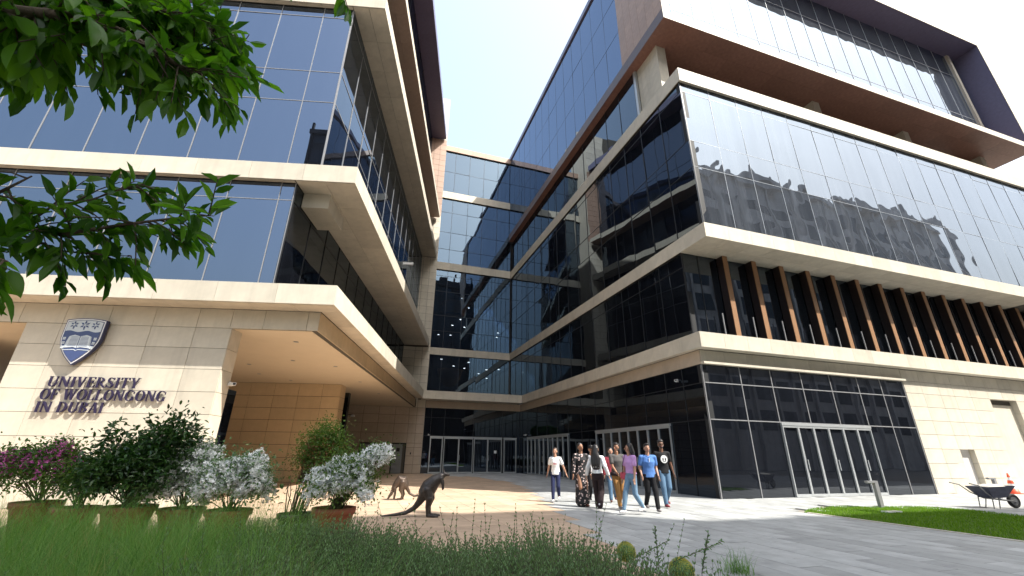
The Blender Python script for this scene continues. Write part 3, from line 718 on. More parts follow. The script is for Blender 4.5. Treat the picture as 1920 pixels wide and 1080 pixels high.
def shield(s):
    """outline about its own middle, scaled inward by s metres"""
    hw = .545 - s; top = 4.985 - s; tip = 3.62 + s * 1.25; pts = []
    for i in range(9): x = -hw + 2 * hw * i / 8; pts.append((x, top - .055 * (x / hw) ** 2 + .0))
    for i in range(1, 13):
        f = i / 12; z = top - .055 - f * (top - .055 - tip); pts.append((hw * (1 - max(0, (f - .38) / .62) ** 1.9), z))
    for p_ in reversed(pts[9:-1]): pts.append((-p_[0], p_[1]))
    return pts
MB().prism(shield(0), -.17, -.06, 'y').build('rim', BLUEM, crest)
MB().prism(shield(.022), -.176, -.1701, 'y').build('border', WHITE, crest)
MB().prism(shield(.052), -.182, -.1761, 'y').build('inner_rim', NAVY, crest)
MB().prism(shield(.068), -.188, -.1821, 'y').build('field', PALE, crest)
low = [p_ for p_ in shield(.068) if p_[1] < 4.60]
xs = max(p_[0] for p_ in low)
low = [p_ for p_ in shield(.068) if p_[1] < 4.56]
rgt = [p_ for p_ in low if p_[0] >= 0]; lft = [p_ for p_ in low if p_[0] < 0]
wav = [(-.476 + .952 * i / 16, 4.585 + .022 * math.sin(i / 16 * 4 * PI)) for i in range(17)]
MB().prism(wav + rgt + lft, -.194, -.1881, 'y').build('blue_field', NAVY, crest)
for cx, r in ((-.29, .105), (0, .125), (.29, .105)):
    f_ = MB(); cz = 4.775
    for k in range(6):
        a = PI / 2 + k * PI / 3; d1 = (math.cos(a), math.sin(a)); n1 = (-d1[1], d1[0])
        f_.prism([(cx + d1[0] * r * .2, cz + d1[1] * r * .2), (cx + d1[0] * r * .62 + n1[0] * r * .2, cz + d1[1] * r * .62 + n1[1] * r * .2), (cx + d1[0] * r * 1.1, cz + d1[1] * r * 1.1), (cx + d1[0] * r * .62 - n1[0] * r * .2, cz + d1[1] * r * .62 - n1[1] * r * .2)], -.196, -.1885 - .0003 * k, 'y')
    f_.prism([(cx - .015, cz - r * 1.1), (cx + .015, cz - r * 1.1), (cx + .012, cz), (cx - .012, cz)], -.195, -.1881, 'y')
    fo = f_.build('flower', NAVY, crest)
    MB().prism([(cx + .03 * math.cos(j), cz + .03 * math.sin(j)) for j in np.linspace(0, 2 * PI, 9)[:-1]], -.2, -.1965, 'y').build('flower_centre', PALE, fo)
bk = MB()
for s_ in (-1, 1):
    bk.prism([(s_ * .012, 4.10), (s_ * .10, 4.125), (s_ * .33, 4.10), (s_ * .28, 4.44), (s_ * .16, 4.48), (s_ * .012, 4.44)], -.203, -.1945, 'y')
    bk.prism([(s_ * .345, 4.08), (s_ * .36, 4.08), (s_ * .30, 4.43), (s_ * .285, 4.43)], -.2, -.1946, 'y')
bk.prism([(-.36, 4.03), (-.05, 4.045), (0, 4.01), (.05, 4.045), (.36, 4.03), (.36, 4.05), (.05, 4.065), (0, 4.03), (-.05, 4.065), (-.36, 4.05)], -.2, -.1947, 'y')
book = bk.build('open_book', PALE, crest)
ln = MB()
for s_ in (-1, 1):
    for k in range(8):
        z = 4.155 + k * .037; ln.prism([(s_ * .035, z), (s_ * .035, z + .011), (s_ * (.265 - k * .004), z + .006), (s_ * (.265 - k * .004), z - .005)], -.2055, -.2035, 'y')
ln.build('page_lines', NAVY, book)
for s_ in (-1, 1):
    for k in range(3):
        cx, cz = s_ * (.415 - k * .012), 4.37 - k * .125
        mb = MB()
        for dx, dz in ((-.02, -.02), (.02, .02), (-.02, .02), (.02, -.02)): mb.box(cx + dx - .017, cx + dx + .017, -.2, -.1945, cz + dz - .017, cz + dz + .017)
        mb.build('small_square', PALE, crest)

# ------------------------------------------------------------------ people
def P2(a, b, l1, l2, hint):
    """two-bone joint between a and b bending towards hint"""
    a, b = Vector(a), Vector(b); d = b - a; L = min(d.length, (l1 + l2) * .998); dn = d.normalized()
    x = (l1 * l1 - l2 * l2 + L * L) / (2 * L); h_ = math.sqrt(max(0, l1 * l1 - x * x))
    hv = Vector(hint); hv = (hv - dn * hv.dot(dn)).normalized()
    return a + dn * x + hv * h_, a + dn * L
def cloth(name, col, rough=.8, **k): return pbr(name, col, rough, .12, 9, .9, 11, spec=.2, **k)
SKINS = {}
def skin(c):
    if c not in SKINS: SKINS[c] = pbr('skin_%d' % len(SKINS), c, .5, .05, 12, spec=.35)
    return SKINS[c]
HAIR = pbr('black_hair', (.012, .010, .010), .38, .1, 30, stretch=(30, 30, 3))
HAIRB = pbr('dark_brown_hair', (.035, .022, .016), .4, .1, 30)
def person(label, px, py, h, face, sk, top, topm, bottom, botm, shoem, hair='short', hairm=None, lh=(.27, -.02, .80), rh=(-.27, -.02, .80),
           step=.26, lead=1, look=0, extras=None, slim=1.0, sleeve='short', lean=0):
    p = gnd(px, py, 0); k = h / 1.75
    root = empty('person', (p.x, p.y, 0), math.radians(face), label, 'person'); root.scale = (k, k, k)
    S = skin(sk); hairm = hairm or HAIR
    # local frame: faces -Y, own left hand is +X
    hipz = .93; ly = -step * lead; foot = {}
    for s, y in ((1, ly), (-1, -ly)):
        back = y > 0
        ank = Vector((s * .085, y, .075 + (.07 if back else 0)))
        kn, ank = P2((s * .095, 0, hipz), ank, .44, .425, (0, -1, .1)); foot[s] = (kn, ank, back)
    b = MB()
    b.capsule([(0, .01, .92), (0, .012, 1.02), (0, .0, 1.12), (0, -.01, 1.26), (0, .0, 1.36)], [(.155 * slim, .105), (.14 * slim, .095), (.125 * slim, .09), (.155 * slim, .105), (.15 * slim, .08)], 16, Vector((1, 0, 0)))
    b.capsule([(-.15 * slim, 0, 1.385), (.15 * slim, 0, 1.385)], [.055, .055]); b.capsule([(0, .005, 1.38), (0, -.01, 1.50)], [.062, .054])
    lk = math.radians(look); rot = Matrix.Rotation(lk, 3, 'Z')
    hd = lambda x, y, z: tuple(rot @ Vector((x, y, 0)) + Vector((0, -.02, z)))
    b.ball(hd(0, .012, 1.635), (.074, .088, .098), 14, 10); b.capsule([hd(0, -.02, 1.60), hd(0, -.045, 1.555)], [(.055, .055), (.036, .032)])
    b.capsule([hd(0, -.088, 1.63), hd(0, -.106, 1.598)], [.010, .015], 8)
    for s in (-1, 1):
        b.ball(hd(s * .076, .012, 1.615), (.012, .022, .032), 8, 6)
    if sleeve != 'dress' or True:
        for s in (1, -1):
            kn, ank, back = foot[s]
            b.capsule([(s * .09, 0, hipz), tuple(kn)], [.085 * slim, .056]); b.capsule([tuple(kn), tuple(kn.lerp(ank, .35)), tuple(ank)], [.055, .053, .033])
    hands = {}
    for s, hpos in ((1, lh), (-1, rh)):
        sh = Vector((s * .185 * slim, 0, 1.385)); el, wr = P2(sh, hpos, .285, .25, (s * .25, 1, -.2)); hands[s] = (sh, el, wr)
        b.capsule([tuple(sh), tuple(el)], [.048, .036]); b.capsule([tuple(el), tuple(el.lerp(wr, .3)), tuple(wr)], [.036, .036, .022])
        d = (wr - el).normalized(); side = Vector((0, -1, 0)); side = (side - d * side.dot(d)).normalized(); nrm = d.cross(side)
        b.capsule([tuple(wr), tuple(wr + d * .075)], [(.022, .03), (.018, .036)], 10, side.cross(d))
        for q, L in ((-.027, .058), (-.009, .072), (.009, .078), (.027, .068)):
            a0 = wr + d * .078 + side * q; a1 = a0 + d * L * .55 + nrm * (-s * .004); a2 = a1 + (d * .85 - nrm * s * .5).normalized() * L * .5
            b.capsule([tuple(a0), tuple(a1), tuple(a2)], [.0095, .009, .0075], 6)
        t0 = wr + d * .02 + side * .03; b.capsule([tuple(t0), tuple(t0 + (d + side * .8).normalized() * .035), tuple(t0 + (d + side * .45).normalized() * .065)], [.0115, .010, .009], 6)
    remesh(b, 'body', S, root, .0085, 3)
    # trousers, skirt or dress
    if bottom == 'dress':
        c = MB(); c.capsule([(0, 0, .16), (0, 0, .5), (0, .005, .80), (0, .01, .98), (0, .0, 1.10), (0, -.01, 1.26), (0, 0, 1.37)], [(.215, .20), (.20, .165), (.185, .14), (.18, .13), (.145, .11), (.175, .125), (.165, .09)], 20, Vector((1, 0, 0)))
        c.capsule([(-.14, 0, 1.385), (.14, 0, 1.385)], [.07, .07])
        for s in (1, -1):
            sh, el, wr = hands[s]; c.capsule([tuple(sh), tuple(el)], [.066, .062]); c.capsule([tuple(el), tuple(el.lerp(wr, .72))], [.062, .055])
        remesh(c, 'dress', topm, root, .012, 3)
    else:
        c = MB(); c.capsule([(0, .01, .90), (0, .012, .985)], [(.17 * slim, .122), (.158 * slim, .112)], 16, Vector((1, 0, 0)))
        wk, wa = (.078, .060) if bottom != 'wide' else (.09, .085)
        if bottom == 'skinny': wk, wa = .070, .050
        for s in (1, -1):
            kn, ank, back = foot[s]; e = ank + Vector((0, 0, .03 if bottom != 'wide' else .0))
            c.capsule([(s * .09, 0, hipz - .02), tuple(kn)], [.102 * slim, wk]); c.capsule([tuple(kn), tuple(kn.lerp(e, .35)), tuple(e)], [wk, max(.068, wa), wa])
        remesh(c, 'trousers', botm, root, .012, 3)
        hem = .86 if top != 'tucked' else .98
        c = MB(); c.tube([(0, .01, hem), (0, .012, 1.0), (0, .0, 1.12), (0, -.012, 1.26), (0, .0, 1.385)], [(.196 * slim, .145), (.178 * slim, .128), (.156 * slim, .116), (.178 * slim, .128), (.165 * slim, .09)], 18, Vector((1, 0, 0)))
        c.capsule([(-.155 * slim, 0, 1.385), (.155 * slim, 0, 1.385)], [.068, .068])
        for s in (1, -1):
            sh, el, wr = hands[s]
            if sleeve == 'short': c.capsule([tuple(sh), tuple(sh.lerp(el, .62))], [.066, .064])
            else: c.capsule([tuple(sh), tuple(el)], [.066, .060]); c.capsule([tuple(el), tuple(el.lerp(wr, .86))], [.060, .05])
        remesh(c, 'shirt' if top != 'jacket' else 'jacket', topm, root, .011, 3)
        if top == 'tucked':
            MB().capsule([(0, .01, .95), (0, .012, 1.07)], [(.172 * slim, .124), (.158 * slim, .117)], 18, Vector((1, 0, 0))).build('high_waistband', botm, root, True)
    # shoes
    for s in (1, -1):
        kn, ank, back = foot[s]; a = MB(); z = ank.z - .075; t_ = .06 if back else .02
        a.capsule([(ank.x, ank.y + .045, z + .045 + (t_ if back else 0)), (ank.x, ank.y - .06, z + .045), (ank.x, ank.y - .15, z + .034 + (0 if back else .012))], [(.036, .04), (.042, .038), (.036, .026)], 12, Vector((1, 0, 0)))
        a.capsule([(ank.x, ank.y + .01, ank.z - .02), (ank.x, ank.y + .01, ank.z + .02)], [.042, .04])
        remesh(a, 'shoe', shoem, root, .008, 2)
    # face and hair
    for s in (-1, 1): MB().ball(hd(s * .03, -.070, 1.642), (.010, .007, .007), 8, 6).build('eye', HAIR, root, True)
    MB().capsule([hd(-.022, -.0765, 1.578), hd(0, -.083, 1.575), hd(.022, -.0765, 1.578)], [.006, .008, .006], 6).build('mouth', skin((.30, .09, .08)), root, True)
    a = MB()
    a.ball(hd(0, .040, 1.678), (.090, .088, .084), 14, 9); a.ball(hd(0, .058, 1.625), (.086, .074, .082), 12, 8)
    if hair == 'short': a.ball(hd(0, -.020, 1.735), (.068, .066, .034), 12, 7)
    if hair == 'curly':
        for i in range(26): th = i * 2.4; ph = .2 + .9 * (i / 26); a.ball(hd(.075 * math.sin(ph) * math.cos(th) * 1.1, .03 + .08 * math.sin(ph) * math.sin(th), 1.675 + .075 * math.cos(ph)), .032, 7, 5)
    if hair == 'bun': a.ball(hd(0, .115, 1.66), (.042, .042, .042), 10, 7)
    if hair == 'long':
        for i in range(13):
            th = math.radians(20 + i * 11.7); x, y = .078 * math.cos(th), .03 + .075 * math.sin(th)
            pts = [hd(x, y, 1.66), hd(x * 1.2, y * 1.15 + .02, 1.52)]; q = Vector((x * 1.5, .10 + y * .35, 1.38 - .02 * (i % 3))); pts += [tuple(q), (q.x * 1.05, q.y + .03, 1.22 - .05 * (i % 3))]
            a.capsule(pts, [.03, .034, .032, .02], 7)
    if hair == 'hijab':
        a.ball(hd(0, .02, 1.64), (.092, .095, .108), 14, 9); a.capsule([hd(0, .02, 1.56), (0, .0, 1.42)], [(.085, .08), (.13, .105)], 12)
    if hair == 'hijab':      # leave the face open
        pass
    remesh(a, 'headscarf' if hair == 'hijab' else 'hair', hairm, root, .009, 2)
    if extras: extras(root, hands, hd)
    return root
C_WHITE = cloth('white_cotton', (.74, .74, .74)); C_NAVY = cloth('navy_denim', (.022, .028, .075)); C_BLACK = cloth('black_cotton', (.012, .012, .014))
C_GREY = cloth('charcoal_cotton', (.085, .080, .078)); C_TAN = cloth('tan_chino', (.34, .175, .06)); C_LILAC = cloth('lilac_cotton', (.56, .32, .62)); C_PINK = cloth('pink_coral', (.52, .09, .12))
C_JEAN = cloth('light_denim', (.17, .27, .38)); C_JEAN2 = cloth('mid_denim', (.09, .16, .25)); C_BLUE = cloth('blue_polo', (.085, .19, .46)); C_DARKBR = cloth('dark_trousers', (.028, .018, .020))
S_WHITE = pbr('white_shoe', (.62, .60, .60), .5); S_DARK = pbr('dark_shoe', (.06, .055, .06), .5); S_RED = pbr('maroon_shoe', (.22, .03, .04), .5); S_GREY = pbr('grey_shoe', (.16, .14, .14), .5)
S_SAND = pbr('sandal_leather', (.10, .03, .02), .5)
# floral dress: pale blossoms scattered on black
mt, t_, out = nodes('floral_fabric'); L = t_.links.new
tc = N(t_, 'ShaderNodeTexCoord'); vo = N(t_, 'ShaderNodeTexVoronoi', Scale=13.0); L(tc.outputs['Object'], vo.inputs['Vector'])
no = N(t_, 'ShaderNodeTexNoise', Scale=30.0); L(tc.outputs['Object'], no.inputs['Vector'])
sm = N(t_, 'ShaderNodeMath', operation='MULTIPLY_ADD'); L(no.outputs['Fac'], sm.inputs[0]); sm.inputs[1].default_value = .5; L(vo.outputs['Distance'], sm.inputs[2])
lt_ = N(t_, 'ShaderNodeMath', operation='LESS_THAN'); L(sm.outputs[0], lt_.inputs[0]); lt_.inputs[1].default_value = .54
mx = N(t_, 'ShaderNodeMix', data_type='RGBA'); mx.inputs[6].default_value = (.010, .010, .012, 1); mx.inputs[7].default_value = (.55, .42, .40, 1); L(lt_.outputs[0], mx.inputs[0])
p_ = N(t_, 'ShaderNodeBsdfPrincipled', Roughness=.8); L(mx.outputs[2], p_.inputs['Base Color']); L(p_.outputs[0], out.inputs[0]); FLORAL = mt
SK1, SK2, SK3 = (.42, .235, .16), (.30, .155, .095), (.17, .085, .055)
def print_pink(root, hands, hd): MB().box(-.06, .06, -.1475, -.142, 1.20, 1.225).build('shirt_print', C_PINK, root)
def emblem(root, hands, hd):
    mb = MB(); mb.prism([(.098 * math.cos(a), 1.235 + .105 * math.sin(a)) for a in np.linspace(0, 2 * PI, 19)[:-1]], -.149, -.125, 'y'); e = mb.build('round_emblem', C_WHITE, root)
    m2 = MB()
    for s in (-1, 1):
        m2.prism([(s * .02, 1.19), (s * .055, 1.20), (s * .05, 1.27), (s * .018, 1.26)], -.152, -.1495, 'y')
    m2.prism([(-.045, 1.165), (.045, 1.165), (.04, 1.178), (-.04, 1.178)], -.152, -.1496, 'y'); m2.build('emblem_marks', C_BLACK, e)
def glasses(root, hands, hd):
    mb = MB()
    for s in (-1, 1):
        mb.capsule([hd(s * .012, -.082, 1.642), hd(s * .05, -.076, 1.642)], [.012, .012], 6)
    mb.capsule([hd(-.07, -.05, 1.645), hd(.07, -.05, 1.645)], [.004, .004], 5); mb.build('glasses', C_BLACK, root, True)
def beard_glasses(root, hands, hd):
    glasses(root, hands, hd); mb = MB(); mb.capsule([hd(-.05, -.03, 1.585), hd(0, -.068, 1.548), hd(.05, -.03, 1.585)], [.022, .026, .022], 8); remesh(mb, 'beard', HAIR, root, .008, 2)
def bag_red(root, hands, hd):
    sh, el, wr = hands[-1]; mb = MB(); mb.capsule([(-.24, -.05, .86), (-.24, -.05, .98)], [(.035, .10), (.035, .10)], 10); mb.build('shoulder_bag', C_PINK, root, True)
    MB().tube([(-.22, -.09, .98), (-.19, -.10, 1.2), (-.12, -.06, 1.44), (-.16, .08, 1.3), (-.22, .0, .98)], .008, 6).build('strap', C_BLACK, root)
def waist_jacket(root, hands, hd):
    mb = MB(); mb.capsule([(.2, -.05, .92), (.0, -.16, .90), (-.2, -.05, .92)], [(.05, .06)] * 3, 10); mb.build('folded_jacket', C_DARKBR, root, True)
def cap(root, hands, hd):
    mb = MB(); mb.ball(hd(0, .01, 1.69), (.092, .10, .07), 14, 8); mb.capsule([hd(0, -.07, 1.675), hd(0, -.15, 1.665)], [(.07, .012), (.06, .010)], 10, Vector((1, 0, 0))); mb.build('baseball_cap', C_BLACK, root, True)
def polo(root, hands, hd):
    mb = MB(); mb.capsule([(-.06, -.055, 1.42), (0, -.09, 1.385), (.06, -.055, 1.42)], [.016, .014, .016], 8); mb.build('collar', C_BLUE, root, True)
    MB().box(-.008, .008, -.139, -.12, 1.26, 1.37).build('placket', C_WHITE, root)
person('woman in white t-shirt and navy jeans walking alone at the left of the group', 1043, 941, 1.64, -12, SK1, 'tee', C_WHITE, 'skinny', C_NAVY, S_WHITE, 'bun', HAIRB, (.36, .10, .90), (-.30, .08, .86), .16, -1, -8, print_pink, .86)
person('woman in long black floral dress strolling second from left', 1093, 950, 1.77, 12, SK2, 'dress', FLORAL, 'dress', FLORAL, S_SAND, 'bun', HAIR, (.26, -.06, .86), (-.27, -.02, .84), .10, 1, 14, None, 1.0)
person('man in black cap and white shirt half hidden behind the woman with long hair', 1113, 943, 1.72, 0, SK2, 'tee', C_WHITE, 'plain', C_BLACK, S_DARK, 'short', HAIR, (.27, 0, .80), (-.27, 0, .80), .12, 1, 10, cap)
person('woman with long black hair, white blouse and black high-waist trousers seen from behind', 1124, 957, 1.70, 155, SK1, 'tucked', C_WHITE, 'wide', C_DARKBR, S_WHITE, 'long', HAIR, (.34, -.05, .90), (-.34, .05, .92), .24, 1, -20, None, .9, 'long')
person('woman in coral pink jacket and dark headscarf partly behind the man in grey', 1151, 942, 1.66, -10, SK1, 'jacket', C_PINK, 'plain', C_JEAN2, S_SAND, 'bun', HAIR, (.25, -.02, .80), (-.26, -.02, .80), .16, -1, 10, None, .9, 'long')
person('man in charcoal t-shirt and tan trousers turning his head to the left', 1163, 955, 1.76, 8, SK2, 'tee', C_GREY, 'plain', C_TAN, S_GREY, 'short', HAIR, (.16, -.22, 1.0), (-.12, -.26, .95), .24, -1, -50, waist_jacket)
person('woman in lilac t-shirt and pale blue jeans with long dark hair and red bag', 1189, 965, 1.73, -60, SK1, 'tucked', C_LILAC, 'skinny', C_JEAN, S_WHITE, 'long', HAIR, (.24, -.12, .82), (-.26, -.05, .82), .26, -1, -60, bag_red, .86)
person('man in blue polo shirt and black jeans, hands at his pockets', 1224, 960, 1.74, 2, SK1, 'tee', C_BLUE, 'plain', C_BLACK, S_GREY, 'short', HAIR, (.22, -.10, .90), (-.24, -.10, .90), .22, 1, 4, polo, 1.02)
person('tall bearded man in black emblem t-shirt and blue jeans at the far right', 1251, 951, 1.88, 6, SK3, 'tee', C_BLACK, 'plain', C_JEAN2, S_RED, 'curly', HAIR, (.30, -.02, .82), (-.27, -.02, .82), .16, -1, -8, lambda *a: (beard_glasses(*a), emblem(*a)))

# ------------------------------------------------------------------ kangaroo statues
BRONZE = pbr('dark_bronze', (.055, .048, .045), .38, .35, 22, .5, 35, metal=.55, stretch=(1, 1, 2))
BRONZE2 = pbr('brown_bronze', (.085, .062, .048), .4, .35, 22, .5, 35, metal=.5, stretch=(1, 1, 2))
kg = empty('kangaroo_statue', gnd(803, 969, 0), 0, 'large dark bronze kangaroo statue standing upright with its tail on the ground', 'statue')
b = MB()   # side view, faces +X
b.capsule([(-.10, .0, .52), (-.02, 0, .66), (.12, .0, .80), (.24, .0, .88)], [(.17, .19), (.19, .20), (.15, .15), (.10, .10)], 16)
b.capsule([(.22, 0, .86), (.33, 0, .93)], [.085, .055]); b.capsule([(.33, 0, .94), (.43, 0, .925)], [.055, .032]); 
for s in (-1, 1):
    b.capsule([(.31, s * .035, .97), (.29, s * .055, 1.07)], [(.020, .012), (.012, .008)], 8)
    b.capsule([(-.05, s * .085, .58), (.02, s * .115, .40)], [.135, .09]); b.capsule([(.02, s * .13, .40), (-.02, s * .12, .22), (.0, s * .12, .05)], [.085, .05, .038])
    b.capsule([(-.01, s * .12, .035), (.14, s * .13, .03), (.25, s * .14, .022)], [.034, .032, .02])
    b.capsule([(.26, s * .08, .84), (.30, s * .09, .72)], [.042, .028]); b.capsule([(.30, s * .09, .72), (.31, s * .085, .60)], [.024, .018])
b.capsule([(-.14, 0, .50), (-.24, .0, .32), (-.36, 0, .18), (-.54, -.05, .085), (-.78, -.12, .05), (-1.06, -.2, .03)], [.13, .085, .06, .045, .036, .018])
remesh(b, 'body', BRONZE, kg, .011, 4)
k2 = empty('kangaroo_statue', gnd(748, 937, 0), 0.0, 'smaller brown bronze kangaroo statue bent down grazing behind the large one', 'statue'); k2.scale = (.86, .86, .86)
b = MB()
b.capsule([(.13, .0, .52), (.07, 0, .68), (-.02, -.03, .70), (-.12, -.07, .56), (-.22, -.10, .40)], [(.19, .19), (.22, .20), (.20, .18), (.15, .14), (.09, .09)], 16)
b.capsule([(-.20, -.1, .42), (-.28, -.12, .24)], [.08, .055]); b.capsule([(-.28, -.12, .22), (-.38, -.16, .05)], [.062, .035])
for s in (-1, 1):
    b.capsule([(-.25, -.12 + s * .04, .27), (-.36, -.12 + s * .10, .33)], [(.022, .012), (.012, .008)], 8)
    b.capsule([(.10, s * .11, .60), (.06, s * .13, .36)], [.13, .08]); b.capsule([(.06, s * .13, .36), (.14, s * .12, .18), (.10, s * .12, .05)], [.07, .045, .035]); b.capsule([(.12, s * .12, .03), (-.12, s * .14, .025)], [.03, .02])
    b.capsule([(-.16, -.1 + s * .07, .42), (-.15, -.1 + s * .08, .2), (-.17, -.1 + s * .08, .03)], [.04, .026, .022])
b.capsule([(.18, 0, .60), (.27, 0, .40), (.38, .03, .22), (.55, .06, .13), (.75, .08, .15), (.9, .1, .17)], [.11, .07, .052, .042, .034, .018])
remesh(b, 'body', BRONZE2, k2, .012, 4)

# ------------------------------------------------------------------ bollard lamps, wheelbarrow, cone
def bollard(p, rz, label):
    t = empty('bollard_lamp', p, rz, label, 'bollard lamp', 'bollard lamps beside the lawn')
    MB().box(-.07, .07, -.05, .05, 0, .70).build('post', MULL, t)
    MB().box(-.38, .07, -.05, .05, .703, .76).build('lamp_head', MULL, t)
    MB().box(-.36, -.1, -.035, .035, .69, .7025).build('lamp_lens', WHITE, t)
bollard(gnd(1653, 952, 0), AR, 'grey cantilever bollard lamp at the near left corner of the lawn')
bollard(gnd(1876, 935, 0), AR, 'grey cantilever bollard lamp behind the wheelbarrow')
def quad_panel(p, q): pass
cn = empty('traffic_cone', gnd(1903, 926, 0), 0, 'orange and white traffic cone leaning by the stone wall behind the wheelbarrow', 'traffic cone')
ORA = pbr('cone_orange', (.75, .10, .04), .5)
MB().lathe([(.20, .04), (.155, .22), (.001, .22)], 24).build('cone_body', ORA, cn, True)
MB().lathe([(.157, .215), (.115, .42)], 24).build('white_band', WHITE, cn, True); MB().lathe([(.115, .42), (.085, .56)], 24).build('cone_middle', ORA, cn, True)
MB().lathe([(.0852, .56), (.06, .68)], 24).build('white_band', WHITE, cn, True); MB().lathe([(.06, .68), (.028, .86), (.02, .865)], 24).build('cone_tip', ORA, cn, True)
MB().box(-.24, .24, -.24, .24, 0.001, .04).build('base', ORA, cn)
wbp = gnd(1872, 953, 0)
wb = empty('wheelbarrow', wbp, .08, 'dark wheelbarrow heaped with pale sand standing behind the lawn', 'wheelbarrow')
TRAY = pbr('barrow_tray', (.05, .055, .09), .45, .3, 9); RUB = pbr('black_rubber', (.015, .015, .015), .8); STEEL = pbr('dull_steel', (.25, .25, .25), .4, metal=.7)
bm_ = MB()
tp = [(-.52, -.34, .62), (.50, -.30, .66), (.50, .30, .66), (-.52, .34, .62)]; bt = [(-.30, -.2, .30), (.22, -.18, .32), (.22, .18, .32), (-.30, .2, .30)]
bm_.v = tp + bt + [(x * .96, y * .95, z - .005) for x, y, z in tp] + [(x * .93, y * .92, z + .015) for x, y, z in bt]
bm_.f = [(4, 7, 6, 5)] + [(i, (i + 1) % 4, 4 + (i + 1) % 4, 4 + i) for i in range(4)] + [(8 + i, 12 + i, 12 + (i + 1) % 4, 8 + (i + 1) % 4) for i in range(4)] + [(i, 8 + i, 8 + (i + 1) % 4, (i + 1) % 4) for i in range(4)] + [(12, 13, 14, 15)]
bm_.build('tray', TRAY, wb)
sb = MB(); sb.ball((0, 0, .60), (.46, .28, .10), 18, 8); sb.build('sand_heap', pbr('pale_sand', (.50, .47, .43), .9, .1, 20, .4, 50), wb, True)
for s in (-1, 1):
    MB().tube([(-1.05, s * .30, .72), (-.75, s * .29, .66), (-.5, s * .24, .44), (-.2, s * .16, .28), (.62, s * .07, .20)], .018, 8).build('handle', STEEL, wb)
    MB().tube([(-.32, s * .2, .34), (-.38, s * .2, .01), (-.18, s * .2, .01), (-.08, s * .18, .30)], .015, 6).build('leg', STEEL, wb)
wh = MB(); R0_ = .2
for i in range(20):
    pass
wv = MB(); n1, n2 = 24, 10; base = 0
for i in range(n1):
    a = 2 * PI * i / n1
    for j in range(n2):
        c = 2 * PI * j / n2; r = .165 + .045 * math.cos(c); wv.v.append((.62 + r * math.cos(a), .045 * math.sin(c), .21 + r * math.sin(a)))
for i in range(n1):
    for j in range(n2): wv.f.append((i * n2 + j, ((i + 1) % n1) * n2 + j, ((i + 1) % n1) * n2 + (j + 1) % n2, i * n2 + (j + 1) % n2))
whl = wv.build('wheel', RUB, wb, True); MB().tube([(.62, -.08, .21), (.62, .08, .21)], .05, 12).build('hub', STEEL, whl)
MB().tube([(.62, -.03, .21), (.62, .03, .21)], .125, 18).build('rim', STEEL, whl)
pl = empty('drain_cover', gnd(1672, 959, .03), AR, 'small white cover plate lying in the lawn beside the bollard lamp', 'drain cover')
MB().box(-.28, .28, -.10, .10, -.02, .012).build('plate', WHITE, pl); MB().box(-.22, .22, -.06, .06, .0125, .018).build('lid', STONE, pl)
MB_ = None

# ------------------------------------------------------------------ vegetation helpers
def frames(d, roll):
    """orthonormal frames with x along d and z roughly up, rolled about d"""
    d = d / np.linalg.norm(d, axis=1, keepdims=True); up = np.tile([0., 0., 1.], (len(d), 1))
    y = np.cross(up, d); n_y = np.linalg.norm(y, axis=1, keepdims=True); y = np.where(n_y < 1e-3, np.array([[0., 1., 0.]]), y / np.maximum(n_y, 1e-6)); z = np.cross(d, y)
    c, s = np.cos(roll)[:, None], np.sin(roll)[:, None]
    return d, y * c + z * s, -y * s + z * c
LEAF_T = np.array([[0, 0, 0], [.30, .5, .10], [.68, .42, .06], [1, 0, -.12], [.68, -.42, .06], [.30, -.5, .10]])
LEAF_F = np.array([[0, 1, 2, 3], [0, 3, 4, 5]])
def cloud(name, pos, d, size, wr, mat, parent, tint=None, roll=None, kind='stuff', T=LEAF_T, F=LEAF_F):
    n = len(pos); roll = rng.normal(0, .6, n) if roll is None else roll
    x, y, z = frames(d, roll); s = np.broadcast_to(np.asarray(size, float), (n,))[:, None, None]
    V = pos[:, None, :] + s * (T[None, :, 0:1] * x[:, None, :] + T[None, :, 1:2] * wr * y[:, None, :] + T[None, :, 2:3] * z[:, None, :])
    k = len(T); Fa = (np.arange(n)[:, None, None] * k + F[None]).reshape(-1, F.shape[1])
    ti = rng.random(n) if tint is None else tint
    o = npmesh(name, V.reshape(-1, 3), Fa, mat, parent, tint=np.repeat(ti, k))
    return tag(o, kind=kind) if kind else o
def unitv(n):
    v_ = rng.normal(size=(n, 3)); return v_ / np.linalg.norm(v_, axis=1, keepdims=True)
G_DARK = leafmat('dark_glossy_leaf', (.012, .040, .010), (.045, .115, .022), .25, .35, .5)
G_TREE = leafmat('tree_leaf', (.03, .10, .008), (.14, .31, .02), .5, .38, .45)
G_SHRUB = leafmat('shrub_leaf', (.085, .155, .08), (.19, .29, .15), .25, .5, .3)
G_MIX = leafmat('mixed_leaf', (.03, .085, .018), (.12, .19, .04), .3, .5, .3)
G_RUST = leafmat('rusty_leaf', (.10, .05, .02), (.20, .10, .05), .3, .6, .2)
G_GRASS = leafmat('feather_grass', (.07, .17, .035), (.19, .33, .09), .35, .6, .2)
G_LAWN = leafmat('lawn_grass', (.075, .17, .012), (.18, .31, .03), .3, .7, .1)
F_WHITE = leafmat('white_petal', (.74, .79, .78), (.88, .90, .88), .25, .6, .2)
F_MAG = leafmat('magenta_bract', (.38, .06, .24), (.60, .18, .42), .35, .6, .2)
BARK = pbr('bark', (.10, .075, .055), .9, .3, 12, .8, 30, stretch=(3, 3, .6))
TERRA = pbr('terracotta', (.30, .075, .035), .6, .18, 5, .15, 30, stain=.25)
BLACKP = pbr('black_plastic_pot', (.03, .022, .02), .45, .2, 5)
SOIL = pbr('soil', (.05, .035, .025), .95, .3, 20, .8, 40)

